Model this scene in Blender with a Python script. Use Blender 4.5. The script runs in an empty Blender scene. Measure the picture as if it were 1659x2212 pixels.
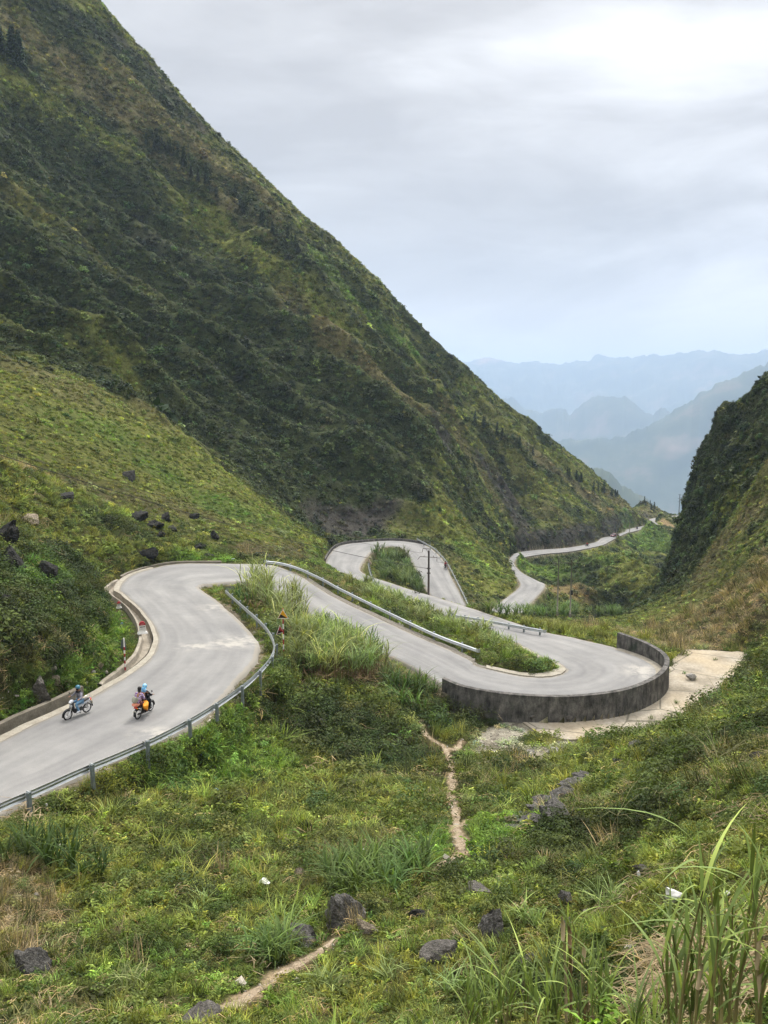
import bpy, bmesh, math, random
import numpy as np
from mathutils import Vector, Matrix, Euler
from mathutils.bvhtree import BVHTree
rng = np.random.default_rng(7); random.seed(7)
PI = math.pi
SC = bpy.context.scene
COL = SC.collection
# ------------------------------------------------------------------ camera (at the origin, on the hillside)
F, CX, CY = 1663.0, 829.5, 1106.0            # focal length and centre on a 1659 x 2212 frame
PITCH = math.radians(7.74)
CP, SP = math.cos(PITCH), math.sin(PITCH)
cam_d = bpy.data.cameras.new('camera'); cam = bpy.data.objects.new('camera', cam_d); COL.objects.link(cam)
cam_d.sensor_fit = 'HORIZONTAL'; cam_d.sensor_width = 36; cam_d.lens = 36*F/1659
cam_d.clip_start = .1; cam_d.clip_end = 60000
cam.rotation_euler = (PI/2-PITCH, 0, 0)
SC.camera = cam
def ray(px, py):
    u = (px-CX)/F; v = (py-CY)/F
    return np.array([u, CP-v*SP, -SP-v*CP])
def at_z(px, py, z):
    d = ray(px, py); return d*(z/d[2])
def at_r(px, py, r):
    d = ray(px, py); return d*(r/math.hypot(d[0], d[1]))
def to_px(p):
    x, y, z = p
    f = y*CP - z*SP; u = y*SP + z*CP
    return CX+F*x/f, CY-F*u/f
# ------------------------------------------------------------------ noise
def _h(ix, iy, iz, s):
    n = (ix*374761393 + iy*668265263 + iz*2147483647*3 + s*974634777) & 0xffffffff
    n = ((n ^ (n >> 13))*1274126177) & 0xffffffff
    n = ((n ^ (n >> 16))*2246822519) & 0xffffffff
    return ((n ^ (n >> 15)) & 0xffffff)/float(0xffffff)
def vnoise(x, y, s=0):
    x = np.asarray(x, float); y = np.asarray(y, float)
    ix = np.floor(x).astype(np.int64); iy = np.floor(y).astype(np.int64)
    fx = x-ix; fy = y-iy
    fx = fx*fx*fx*(fx*(fx*6-15)+10); fy = fy*fy*fy*(fy*(fy*6-15)+10)
    a = _h(ix, iy, 0, s); b = _h(ix+1, iy, 0, s); c = _h(ix, iy+1, 0, s); d = _h(ix+1, iy+1, 0, s)
    return (a*(1-fx)+b*fx)*(1-fy)+(c*(1-fx)+d*fx)*fy
def fbm(x, y, s=0, o=4, g=.5):
    t = 0; a = 1; n = 0
    for k in range(o):
        t = t + a*(vnoise(x, y, s+k*17)-.5)*2; n += a; a *= g
        x, y = x*1.93+y*.41+7.1, y*1.93-x*.41+3.7
    return t/n
def ridged(x, y, s=0, o=4):
    t = 0; a = 1; n = 0
    for k in range(o):
        t = t + a*(1-np.abs(vnoise(x, y, s+k*17)*2-1)); n += a; a *= .5
        x, y = x*1.93+y*.41+7.1, y*1.93-x*.41+3.7
    return t/n
def sstep(a, b, x):
    t = np.clip((x-a)/(b-a), 0, 1); return t*t*(3-2*t)
# ------------------------------------------------------------------ scene helpers
def mesh_np(name, v, f, mat=None, parent=None, smooth=False, mats=None, mi=None):
    """v (n,3), f (m,k) array or list of tuples -> ONE mesh object"""
    me = bpy.data.meshes.new(name)
    v = np.asarray(v, np.float32)
    if isinstance(f, np.ndarray):
        m, k = f.shape
        me.vertices.add(len(v)); me.vertices.foreach_set('co', v.ravel())
        me.loops.add(m*k); me.loops.foreach_set('vertex_index', f.astype(np.int32).ravel())
        me.polygons.add(m)
        me.polygons.foreach_set('loop_start', np.arange(0, m*k, k, dtype=np.int32))
        me.polygons.foreach_set('loop_total', np.full(m, k, dtype=np.int32))
        me.update(calc_edges=True)
    else:
        me.from_pydata([tuple(map(float, q)) for q in v], [], f)
        me.update()
    if smooth: me.polygons.foreach_set('use_smooth', np.ones(len(me.polygons), bool))
    for m_ in (mats or ([mat] if mat else [])): me.materials.append(m_)
    if mi is not None: me.polygons.foreach_set('material_index', np.asarray(mi, np.int32))
    o = bpy.data.objects.new(name, me); COL.objects.link(o)
    if parent: o.parent = parent
    return o
def tag(o, label=None, cat=None, group=None, kind=None):
    if label: o['label'] = label
    if cat: o['category'] = cat
    if group: o['group'] = group
    if kind: o['kind'] = kind
    return o
def empty(name, loc=(0, 0, 0), rz=0, label=None, cat=None, group=None):
    o = bpy.data.objects.new(name, None); COL.objects.link(o); o.location = loc; o.rotation_euler = (0, 0, rz)
    o.empty_display_size = .2
    return tag(o, label, cat, group)
def copy_tree(o, parent=None):
    c = o.copy(); COL.objects.link(c)
    if parent: c.parent = parent
    for ch in [k for k in COL.objects if k.parent == o]: copy_tree(ch, c)
    return c
class MB:
    """collects simple shapes, builds ONE mesh object"""
    def __init__(s): s.v = []; s.f = []; s.m = []; s.cur = 0
    def add(s, v, f):
        b = len(s.v); s.v += [tuple(q) for q in v]; s.f += [tuple(i+b for i in q) for q in f]; s.m += [s.cur]*len(f); return s
    def box(s, c, size, rot=None, taper=1.0):
        sx, sy, sz = [q/2 for q in size]; pts = []
        for z in (-1, 1):
            k = taper if z > 0 else 1
            for x, y in ((-1, -1), (1, -1), (1, 1), (-1, 1)): pts.append(Vector((x*sx*k, y*sy*k, z*sz)))
        if rot is not None: pts = [rot @ p for p in pts]
        c = Vector(c)
        return s.add([p+c for p in pts], [(3, 2, 1, 0), (4, 5, 6, 7), (0, 1, 5, 4), (1, 2, 6, 5), (2, 3, 7, 6), (3, 0, 4, 7)])
    def tube(s, pts, r, n=8, cap=True):
        pts = [Vector(p) for p in pts]
        rs = r if hasattr(r, '__len__') else [r]*len(pts)
        V = []; Fc = []
        up = Vector((0, 0, 1))
        for i, p in enumerate(pts):
            d = (pts[min(i+1, len(pts)-1)]-pts[max(i-1, 0)])
            if d.length < 1e-9: d = Vector((0, 0, 1))
            d.normalize()
            a = d.cross(up) if abs(d.z) < .97 else d.cross(Vector((1, 0, 0)))
            a.normalize(); b = d.cross(a)
            for k in range(n):
                t = 2*PI*k/n; V.append(p+(a*math.cos(t)+b*math.sin(t))*rs[i])
        for i in range(len(pts)-1):
            for k in range(n):
                Fc.append((i*n+k, i*n+(k+1) % n, (i+1)*n+(k+1) % n, (i+1)*n+k))
        if cap: Fc += [tuple(range(n)), tuple(range(len(V)-1, len(V)-1-n, -1))]
        return s.add(V, Fc)
    def ell(s, c, rad, rot=None, n=12, m=8):
        V = []; Fc = []; c = Vector(c)
        for i in range(m+1):
            ph = PI*i/m
            for k in range(n):
                t = 2*PI*k/n
                p = Vector((rad[0]*math.sin(ph)*math.cos(t), rad[1]*math.sin(ph)*math.sin(t), rad[2]*math.cos(ph)))
                V.append((rot @ p if rot is not None else p)+c)
        for i in range(m):
            for k in range(n): Fc.append((i*n+k, (i+1)*n+k, (i+1)*n+(k+1) % n, i*n+(k+1) % n))
        return s.add(V, Fc)
    def torus(s, c, R_, r, axis='y', n=24, m=8):
        V = []; Fc = []; c = Vector(c)
        for i in range(n):
            a = 2*PI*i/n
            for k in range(m):
                b = 2*PI*k/m; q = R_+r*math.cos(b)
                p = Vector((q*math.cos(a), r*math.sin(b), q*math.sin(a)))
                if axis == 'x': p = Vector((p.y, p.x, p.z))
                V.append(p+c)
        for i in range(n):
            for k in range(m): Fc.append((i*m+k, ((i+1) % n)*m+k, ((i+1) % n)*m+(k+1) % m, i*m+(k+1) % m))
        return s.add(V, Fc)
    def prism(s, outline, depth, T=None):
        """outline: list of (a,b) in the local x,z plane, thickness depth along y; T places it"""
        n = len(outline); V = [Vector((a, -depth/2, b)) for a, b in outline]+[Vector((a, depth/2, b)) for a, b in outline]
        if T is not None: V = [T @ p for p in V]
        Fc = [tuple(range(n)), tuple(range(2*n-1, n-1, -1))]+[(i, n+i, n+(i+1) % n, (i+1) % n) for i in range(n)]
        return s.add(V, Fc)
    def build(s, name, mat, parent=None, smooth=False):
        ms = mat if isinstance(mat, list) else [mat]
        o = mesh_np(name, s.v, s.f, parent=parent, smooth=smooth, mats=ms, mi=s.m)
        return o
# ------------------------------------------------------------------ materials
def new_mat(name):
    m = bpy.data.materials.new(name); m.use_nodes = True
    nt = m.node_tree; nt.nodes.clear()
    return m, nt
def nd(nt, t, **kw):
    n = nt.nodes.new(t)
    for k, v in kw.items():
        if k.startswith('i_'):
            key = k[2:]
            key = int(key) if key.isdigit() else key.replace('_', ' ')
            n.inputs[key].default_value = v
        else: setattr(n, k, v)
    return n
def ramp(nt, stops, fac=None, interp='LINEAR'):
    r = nt.nodes.new('ShaderNodeValToRGB'); r.color_ramp.interpolation = interp
    e = r.color_ramp.elements
    while len(e) < len(stops): e.new(.5)
    for q, (p, c) in zip(e, stops):
        q.position = p; q.color = (*c, 1) if len(c) == 3 else c
    if fac is not None: nt.links.new(fac, r.inputs[0])
    return r
def mixc(nt, fac, a, b, mode='MIX'):
    m = nt.nodes.new('ShaderNodeMix'); m.data_type = 'RGBA'; m.blend_type = mode
    for sock, val in ((m.inputs[0], fac), (m.inputs[6], a), (m.inputs[7], b)):
        if hasattr(val, 'is_output'): nt.links.new(val, sock)
        elif isinstance(val, tuple): sock.default_value = (*val, 1) if len(val) == 3 else val
        else: sock.default_value = val
    return m.outputs[2]
def principled(nt, color, rough=.8, spec=.3, metal=0., bump=None, bstr=.4, bdist=.02):
    p = nt.nodes.new('ShaderNodeBsdfPrincipled'); out = nt.nodes.new('ShaderNodeOutputMaterial')
    if hasattr(color, 'is_output'): nt.links.new(color, p.inputs['Base Color'])
    else: p.inputs['Base Color'].default_value = (*color, 1)
    if hasattr(rough, 'is_output'): nt.links.new(rough, p.inputs['Roughness'])
    else: p.inputs['Roughness'].default_value = rough
    p.inputs['Specular IOR Level'].default_value = spec; p.inputs['Metallic'].default_value = metal
    if bump is not None:
        b = nt.nodes.new('ShaderNodeBump'); b.inputs['Strength'].default_value = bstr; b.inputs['Distance'].default_value = bdist
        nt.links.new(bump, b.inputs['Height']); nt.links.new(b.outputs[0], p.inputs['Normal'])
    nt.links.new(p.outputs[0], out.inputs[0])
    return p
def noise(nt, scale, detail=4, rough=.55, coord=None, dist=0.):
    n = nt.nodes.new('ShaderNodeTexNoise'); n.inputs['Scale'].default_value = scale; n.inputs['Detail'].default_value = detail
    n.inputs['Roughness'].default_value = rough; n.inputs['Distortion'].default_value = dist
    if coord is None:
        g = nt.nodes.new('ShaderNodeNewGeometry'); coord = g.outputs['Position']
    nt.links.new(coord, n.inputs['Vector'])
    return n.outputs['Fac']
def objcoord(nt):
    return nt.nodes.new('ShaderNodeTexCoord').outputs['Object']
def simple(name, color, rough=.6, spec=.4, metal=0., var=.12, scale=12.):
    m, nt = new_mat(name)
    n = noise(nt, scale, 3, .6, objcoord(nt))
    r = ramp(nt, [(.3, tuple(c*(1-var) for c in color)), (.7, tuple(min(1, c*(1+var)) for c in color))], n)
    principled(nt, r.outputs[0], rough, spec, metal)
    return m
# ------------------------------------------------------------------ the road: cross-sections (left edge, right edge, height), near to far
RS = [((-420,1800),(-130,1850),-14.9),((-180,1683),(60,1722),-15.2),((-60,1630),(170,1674),-15.4),((69,1565),(300,1612),-15.6),((193,1506),(430,1553),-15.9),
 ((317,1426),(521,1462),-16.3),((337,1371),(558,1411),-16.6),((306,1320),(547,1375),-16.9),((270,1287),(492,1318),-17.1),
 ((255,1269),(434,1273),-17.25),((288,1240),(433,1267.5),-17.4),((365,1220),(438,1263.6),-17.5),((437,1217.4),(462,1261),-17.6),
 ((510,1218),(510,1257),-17.7),((590,1222),(545,1260),-17.9),((650,1245),(575,1268),-18.3),((717,1286.6),(632,1310),-18.9),
 ((864,1358),(770,1386),-19.9),((967,1403),(880,1436),-20.6),((1017,1426.6),(955,1478),-20.9),((1030,1438),(1010,1500),-21.05),
 ((1102,1456),(1110,1516),-21.2),((1156,1463),(1230,1520),-21.3),((1197,1460.5),(1340,1508),-21.35),((1218,1452),(1410,1480),-21.4),
 ((1218,1443),(1430,1450),-21.45),((1200,1432),(1400,1425),-21.5),((1165,1418),(1335,1401),-21.6),((1132,1399),(1250,1380),-21.9),
 ((1080,1379),(1161,1361),-22.4),
 ('c',1020,1336,-23.2,5.6),('c',950,1311,-24.0,5.6),('c',880,1288,-24.9,5.6),('c',812,1266,-25.7,5.8),
 ((706,1228),(781,1235),-26.4),((714,1195),(788,1207),-27.4),((737,1178),(806,1190),-28.1),((784,1171.5),(828,1181),-28.7),
 ((850,1168),(850,1180),-29.3),((900,1173),(868,1184),-29.8),((927,1182),(880,1196),-30.3),((957,1210),(889,1212),-31.2),
 ((977,1250),(907,1247),-32.3),((998,1290),(929,1285),-33.5),((1017,1326),(950,1320),-34.7),
 ('c',1030,1350,-35.9,6),('c',1068,1338,-36.9,6),('c',1100,1316,-37.9,6),
 ((1085,1297),(1147,1302),-39),((1122,1268),(1177,1266),-40.5),((1118,1250),(1160,1254),-41.6),((1108,1237),(1127,1237),-43),
 ((1098,1222),(1112,1221),-44.2),((1101,1207),(1112,1212),-45.1),((1120,1193),(1124,1205),-46.1),((1175,1187),(1178,1196.5),-47.6),
 ((1230,1182.5),(1234,1191),-49),((1284.6,1171.6),(1297,1178.6),-50.6),((1300,1162),(1314,1171.6),-52),((1322,1157.6),(1333,1161),-53.6),
 ((1352,1148),(1355,1151.8),-55.6),((1355,1143),(1370.5,1147.4),-56.6),((1402,1134),(1409.6,1136.2),-58.2),((1406,1131),(1420.5,1132.5),-59),
 ((1402.5,1125),(1414,1126.5),-60.1),((1406.5,1121),(1417,1122.5),-60.8),((1425,1117.6),(1425,1120.4),-61.6),((1434,1117),(1434,1119),-62.2),
 ((1482,1112.3),(1482,1114.3),-63.2),((1560,1112),(1560,1114),-64)]
_c = []; _hv = []
for s in RS:
    if s[0] == 'c': _c.append(at_z(s[1], s[2], s[3])); _hv.append(s[4])
    else:
        a = at_z(*s[0], s[2]); b = at_z(*s[1], s[2]); _c.append((a+b)/2); _hv.append((b-a)/2)
for i in range(len(_c)):
    if not hasattr(_hv[i], '__len__'):
        t = _c[i+1]-_c[i-1]; t[2] = 0; t /= np.linalg.norm(t); _hv[i] = np.array([t[1], -t[0], 0])*_hv[i]/2
_c = np.array(_c); _hv = np.array(_hv)
def catmull(P, n):
    P = np.vstack([2*P[0]-P[1], P, 2*P[-1]-P[-2]]); out = []
    for i in range(1, len(P)-2):
        t = np.linspace(0, 1, n, endpoint=False)[:, None]
        a, b, c, d = P[i-1], P[i], P[i+1], P[i+2]
        out.append(.5*((2*b)+(c-a)*t+(2*a-5*b+4*c-d)*t*t+(3*b-a-3*c+d)*t**3))
    out.append(P[-2][None]); return np.vstack(out)
NS = 12
RC = catmull(_c, NS); RH = catmull(_hv, NS)
# smooth heights along the road
_z = RC[:, 2].copy()
for _ in range(30): _z[1:-1] = .25*_z[:-2]+.5*_z[1:-1]+.25*_z[2:]
RC[:, 2] = _z
RW = np.linalg.norm(RH, axis=1)
RL = RC-RH; RR = RC+RH
def road_i(sec): return int(round(sec*NS))            # index of control section -> sample index
NR = len(RC)
# how far level ground reaches past each edge (shoulder, ditch, verge)
padL = np.full(NR, .5); padR = np.full(NR, .5)
def setpad(arr, a, b, v):
    arr[road_i(a):road_i(b)+1] = v
setpad(padL, 0, 5, 1.3); setpad(padL, 5, 9.6, 3.6); setpad(padL, 10, 13, 1.2); setpad(padR, 0, 5, 1.0); setpad(padR, 5, 9, 1.9); setpad(padL, 14, 20, 2.0)
setpad(padR, 19, 27, .3); setpad(padR, 28, 31, 1.2); setpad(padL, 34, 44, .8); setpad(padL, 40, 44, 1.2)
# ------------------------------------------------------------------ control points of the land: (px, py, horizontal range)
TP = [(0,2212,12.5),(400,2212,11.5),(830,2212,10.5),(1250,2212,8.5),(1659,2212,6.2),(0,2000,19.5),(400,2000,18.5),(830,2000,17),(1250,2000,14.5),(1659,2000,9.5),
 (0,1850,25),(400,1850,26),(830,1850,25),(1000,1830,25.5),(1250,1850,22),(1659,1850,14),(300,1750,30.5),(600,1750,33),(985,1730,34.5),(1250,1750,31),(1659,1750,19),
 (450,1640,38),(700,1640,43),(970,1620,46),(1250,1640,43),(1500,1620,34),(1659,1640,25),(600,1560,45),(760,1510,50),(900,1540,52),(1050,1560,53),
 (1659,1560,34),(1659,1480,48),(1600,1530,44),(1640,1420,62),
 # bank above the near road
 (0,1500,37),(0,1420,41),(0,1300,47),(100,1300,52),(150,1420,45),(180,1380,48),(235,1330,56),(0,1150,60),(100,1180,66),(200,1230,68),(240,1200,78),
 (300,1195,86),(400,1190,93),(500,1192,97),(600,1192,103),(690,1190,128),
 (0,1000,88),(0,850,125),(0,700,168),(200,850,143),(200,1000,114),(400,1000,138),(400,1100,115),(550,1100,127),(600,1150,122),(665,1150,148),(530,980,172),(250,790,178),
 # the dark face
 (690,1150,170),(600,1000,190),(500,900,200),(300,750,212),(100,650,222),(0,600,222),
 (760,1150,176),(840,1150,176),(830,1000,196),(700,850,219),(500,700,243),(300,500,262),(100,400,272),(0,350,272),
 (0,100,305),(0,0,322),(200,200,312),(205,0,350),(400,400,303),(600,560,288),(750,650,292),(900,850,272),(1000,900,292),
 # brown spur and the face behind it
 (960,870,266),(1000,1000,246),(1060,1090,236),(1105,1170,228),(1090,1050,287),(1150,1120,276),(1200,1150,268),(1200,1100,287),(1250,1140,290),(1284,1150,293),(1284,1110,316),
 (1322,1135,326),(1322,1100,352),(1390,1114,386),(1420,1106,432),(1200,1050,333),(1100,950,333),(1000,890,310),
 (1050,1200,186),(1000,1180,182),(1080,1250,172),(1050,1290,160),(1100,1235,192),(1080,1200,195),
 # right-hand hill
 (1600,1000,150),(1659,1000,130),(1560,1100,150),(1659,1150,105),(1560,1200,130),(1500,1250,145),(1659,1300,82),(1550,1320,105),(1430,1330,125),(1500,1385,84),(1420,1388,82),(1600,1395,72),
 (1506,1095,186),(1476,1172,178),(1448,1222,170),(1450,1285,160),
 # valley floor and the far bank
 (1400,1290,215),(1380,1315,165),(1350,1340,130),(1250,1345,118),(1300,1365,82),(1200,1346,97),(1300,1335,118),(1130,1322,127),
 (1250,1270,190),(1200,1230,236),(1250,1240,237),(1300,1230,250),(1300,1200,277),(1350,1200,302),(1350,1250,252),(1400,1180,347),(1440,1170,377),(1430,1240,292),(1380,1280,227)]
RIDGE = [(205,0,350),(330,130,350),(450,270,352),(530,355,356),(600,430,360),(750,585,370),(900,735,380),(1050,862,395),(1180,955,410),(1240,1010,425),(1300,1052,440),(1390,1082,475),(1480,1112,520)]
RIDGE2 = [(1659,868,165),(1615,900,172),(1580,932,178),(1545,966,184),(1520,1008,189),(1504,1048,192)]
_P = [at_r(*t) for t in TP]
for t in RIDGE:
    p = at_r(*t); _P.append(p)
    d = p/math.hypot(p[0], p[1]); q = p+d*70; q[2] = p[2]-75; _P.append(q)
    q = p+d*190; q[2] = p[2]-230; _P.append(q)
for t in RIDGE2:
    p = at_r(*t); _P.append(p)
    d = p/math.hypot(p[0], p[1]); q = p+d*28; q[2] = p[2]-24; _P.append(q)
    q = p+d*70; q[2] = p[2]-75; _P.append(q)
_P += [at_r(*t) for t in [(-250,2212,15),(-300,1900,24),(-300,1650,28),(-300,1400,36),(-300,1150,52),(-300,900,90),(-300,600,165),(-300,300,235),(-300,-100,300),(-300,-400,380),(0,-200,380),
  (-900,1600,24),(-900,900,90),(-900,300,230),(-900,-300,320),
  (1900,800,150),(1900,1000,95),(1900,1300,60),(1900,1600,20),(2100,1900,9),(1900,500,175),(2600,1500,22),(2600,900,120),(2600,500,200),(1470,1140,420),(1500,1160,390),(1600,1160,380)]]
_P += [np.append(at_r(a, 1106, r)[:2], z) for a, r, z in [(1474,196,-44),(1448,186,-49),(1420,176,-49),(1490,215,-64),(1520,240,-74)]]
_P += [np.array(q, float) for q in [(0,0,-1.75),(2.5,1.5,-1.7),(-3,1,-1.9),(0,3,-3.0),(-8,2,-3.2),(8,1,-1.0),(0,-8,1.5),(-20,-10,2),(20,-10,5),(0,-60,25),(-90,-40,20),(90,-40,35),(-200,20,40),(200,40,60),(-250,-200,120),(250,-200,130),(-420,120,150),(400,250,120),
  (120,480,-120),(230,560,-220),(330,520,-180),(100,640,-260),(300,700,-320),(-60,700,-120),(-350,560,20),(450,600,-150)]]
# the road itself shapes the land
for i in range(0, NR, 6): _P.append(RC[i]-[0, 0, .1])
for i in range(road_i(5), road_i(10), 8): _P.append(RL[i]-RH[i]/RW[i]*2.0-[0, 0, .2])
_P = np.array(_P)
# drop near-duplicates
keep = []
for i, p in enumerate(_P):
    if all(np.hypot(*(p-_P[j])[:2]) > 1.2 for j in keep): keep.append(i)
_P = _P[keep]
SLAB = [(1476,1404),(1550,1405),(1609,1408.5),(1614,1432),(1612,1456),(1580,1480),(1550.7,1497),(1541.6,1528),(1473.7,1560),(1383,1583),(1300,1594),(1224.5,1598),(1161,1580),(1106.7,1545),(1118,1522),(1242,1517),(1350,1505),(1435,1464),(1452,1425)]
SLAB_Z = -22.45
slab_xy = np.array([at_z(*q, SLAB_Z) for q in SLAB])[:, :2]
for q in [(1106,1545),(1224,1590),(1383,1575),(1470,1550),(1545,1515),(1600,1450),(1600,1412),(1500,1410),(1480,1480),(1400,1545),(1250,1560)]:
    p = at_z(*q, SLAB_Z-.12); _P = np.vstack([_P, p])
def rbf_fit(P):
    n = len(P); X = P[:, :2]
    D = np.sqrt(((X[:, None]-X[None])**2).sum(-1)+.5)
    A = np.zeros((n+3, n+3)); A[:n, :n] = D - np.eye(n)*.02
    A[:n, n] = 1; A[:n, n+1:] = X; A[n, :n] = 1; A[n+1:, :n] = X.T
    return np.linalg.solve(A, np.concatenate([P[:, 2], [0, 0, 0]]))
_W = rbf_fit(_P)
def rbf(x, y):
    out = np.empty(len(x)); n = len(_P)
    for a in range(0, len(x), 40000):
        b = slice(a, a+40000)
        dx = x[b, None]-_P[None, :, 0]; dy = y[b, None]-_P[None, :, 1]
        dx *= dx; dy *= dy; dx += dy; dx += .5; np.sqrt(dx, out=dx)
        out[b] = dx @ _W[:n] + _W[n] + _W[n+1]*x[b] + _W[n+2]*y[b]
    return out
SEGS = [(0, 7), (7, 13), (13, 18), (18, 23), (23, 28), (28, 33), (33, 38), (38, 45), (45, 50), (50, 54), (54, 69)]
def _edge(x, y, E, lo, hi):
    """distance to an edge polyline, sample index of the foot, which side (+ = left of travel)"""
    idx = np.arange(lo, hi+1); Q = E[idx, :2]; n = len(idx)
    k = np.empty(len(x), int)
    for a in range(0, len(x), 30000):
        b = slice(a, a+30000); k[b] = ((x[b, None]-Q[None, :, 0])**2+(y[b, None]-Q[None, :, 1])**2).argmin(1)
    best = np.full(len(x), 1e9); bi = k.copy(); sg = np.zeros(len(x))
    for j0 in (-1, 0):
        i0 = np.clip(k+j0, 0, n-2); p = Q[i0]; t = Q[i0+1]-p; L = (t*t).sum(1)+1e-9
        u = np.clip(((x-p[:, 0])*t[:, 0]+(y-p[:, 1])*t[:, 1])/L, 0, 1)
        dx = x-p[:, 0]-u*t[:, 0]; dy = y-p[:, 1]-u*t[:, 1]; d = np.hypot(dx, dy); m = d < best
        best[m] = d[m]; bi[m] = (i0+np.round(u).astype(int))[m]; sg[m] = np.sign(t[:, 0]*dy-t[:, 1]*dx)[m]
    return best, idx[np.clip(bi, 0, n-1)], sg
def road_near(x, y, lo=0, hi=None):
    """signed distance outside the road's edges (negative on the road), side (-1 left, +1 right), sample index"""
    hi = NR-1 if hi is None else min(NR-1, hi)
    dl, il, sl = _edge(x, y, RL, lo, hi); dr, ir, sr = _edge(x, y, RR, lo, hi)
    im = np.clip(np.round((il*dr+ir*dl)/(dl+dr+1e-9)).astype(int), lo, hi)
    inside = (sl < 0) & (sr > 0) & (np.hypot(x-RC[im, 0], y-RC[im, 1]) < RW[im]*1.15+.3)
    side = np.where(dl < dr, -1, 1); bi = np.where(inside, im, np.where(dl < dr, il, ir))
    return np.where(inside, -1, 1)*np.minimum(dl, dr), side, bi
def in_poly(x, y, poly):
    c = np.zeros(len(x), bool); n = len(poly)
    for i in range(n):
        x1, y1 = poly[i]; x2, y2 = poly[(i+1) % n]
        k = ((y1 > y) != (y2 > y)) & (x < (x2-x1)*(y-y1)/(y2-y1+1e-12)+x1)
        c ^= k
    return c
def poly_dist(x, y, poly):
    d = np.full(len(x), 1e9); n = len(poly)
    for i in range(n):
        a = np.array(poly[i]); b = np.array(poly[(i+1) % n]); ab = b-a
        t = np.clip(((x-a[0])*ab[0]+(y-a[1])*ab[1])/(ab@ab+1e-9), 0, 1)
        d = np.minimum(d, np.hypot(x-a[0]-t*ab[0], y-a[1]-t*ab[1]))
    return d
# fall direction of the big face
_fa = at_r(300, 500, 262); _fb = at_r(1000, 1000, 246)
FALL = (_fb-_fa)[:2]; FALL /= np.linalg.norm(FALL)
RXY = [at_r(*t)[:2] for t in RIDGE]
def height(x, y, detail=True):
    x = np.asarray(x, float); y = np.asarray(y, float)
    z = rbf(x, y); r = np.hypot(x, y)
    d, lat, bi = road_near(x, y)
    clear = np.maximum(d-np.where(lat < 0, padL[bi], padR[bi]), 0)
    if detail:
        a = x*FALL[0]+y*FALL[1]; b = -x*FALL[1]+y*FALL[0]
        far = sstep(110, 220, r)*sstep(2, 30, clear)
        near_side = sstep(0, 14, clear)
        g_r = np.full(len(x), 1e9)
        for (p, q) in zip(RXY[:-1], RXY[1:]):
            t_ = q-p; u_ = np.clip(((x-p[0])*t_[0]+(y-p[1])*t_[1])/(t_@t_), 0, 1); g_r = np.minimum(g_r, np.hypot(x-p[0]-u_*t_[0], y-p[1]-u_*t_[1]))
        far = far*(.27+.73*sstep(6, 75, g_r))
        g = (ridged(a/95, b/26, 3, 4)-.55)*26 + (ridged(a/40, b/12, 9, 3)-.55)*13 + fbm(x/15, y/15, 4, 2)*2.2 + fbm(x/7, y/7, 5, 3)*1.4
        z = z + far*g*np.where(r > 440, .6, 1)
        mid = (1-sstep(110, 220, r))*near_side
        z = z + mid*(fbm(x/11, y/11, 21, 3)*1.0*sstep(12, 60, r)+fbm(x/3.1, y/3.1, 31, 3)*.32)
        z = z + fbm(x/.9, y/.9, 41, 2)*.07*sstep(.2, 1.5, clear)
    # concrete slab
    ins = in_poly(x, y, slab_xy); pd = poly_dist(x, y, slab_xy)
    w = np.where(ins, 1, 1-sstep(0, 2.5, pd)); z = z*(1-w)+(SLAB_Z-.1)*w
    # road bed: every stretch levels its own strip
    num = np.zeros_like(z); den = np.zeros_like(z); free = np.ones_like(z)
    for (s0, s1) in SEGS:
        ds, ls, bs = road_near(x, y, lo=road_i(s0), hi=road_i(s1))
        cl = np.maximum(ds-np.where(ls < 0, padL[bs], padR[bs]), 0)
        Bs = np.clip(np.abs(z-RC[bs, 2])/1.15, 1.2, 14)
        w = 1-sstep(0, 1, cl/Bs)
        w6 = w**6
        w6 = w6/(np.maximum(ds, 0)+.3)**4
        num += w6*(RC[bs, 2]-.24); den += w6; free *= 1-w
    z = (z*free+num)/(free+den)
    # the drain beside the near bend runs below the road
    k = (bi >= road_i(4.2)) & (bi <= road_i(10)) & (lat < 0)
    o = d
    z = np.where(k & (o > .05) & (o < 1.1), np.minimum(z, RC[bi, 2]-.85), z)
    # outside of the hairpin wall the ground is lower
    k = (bi >= road_i(19.6)) & (bi <= road_i(26.6)) & (lat > 0); o = d
    z = np.where(k & (o > .42) & (o < 5), np.minimum(z, SLAB_Z-.1), z)
    return z
# ------------------------------------------------------------------ land mesh: finer near the viewpoint, coarser far away
az = np.radians(np.concatenate([np.linspace(-180, -46, 40, endpoint=False), np.linspace(-46, -33, 60, endpoint=False), np.linspace(-33, 34, 720, endpoint=False), np.linspace(34, 46, 50, endpoint=False), np.linspace(46, 180, 41)]))
rr = np.concatenate([[.6], np.geomspace(1.2, 30, 190, endpoint=False), np.geomspace(30, 130, 250, endpoint=False), np.geomspace(130, 480, 290, endpoint=False), np.geomspace(480, 900, 40)])
A, Rg = np.meshgrid(az, rr)
gx = (Rg*np.sin(A)).ravel(); gy = (Rg*np.cos(A)).ravel()
gz = height(gx, gy)
LV = np.stack([gx, gy, gz], 1)
na, nr_ = len(az), len(rr)
ii = np.arange(nr_-1)[:, None]*na+np.arange(na-1)[None]
LF = np.stack([ii, ii+1, ii+1+na, ii+na], -1).reshape(-1, 4)
LF = LF[:, ::-1]
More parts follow.
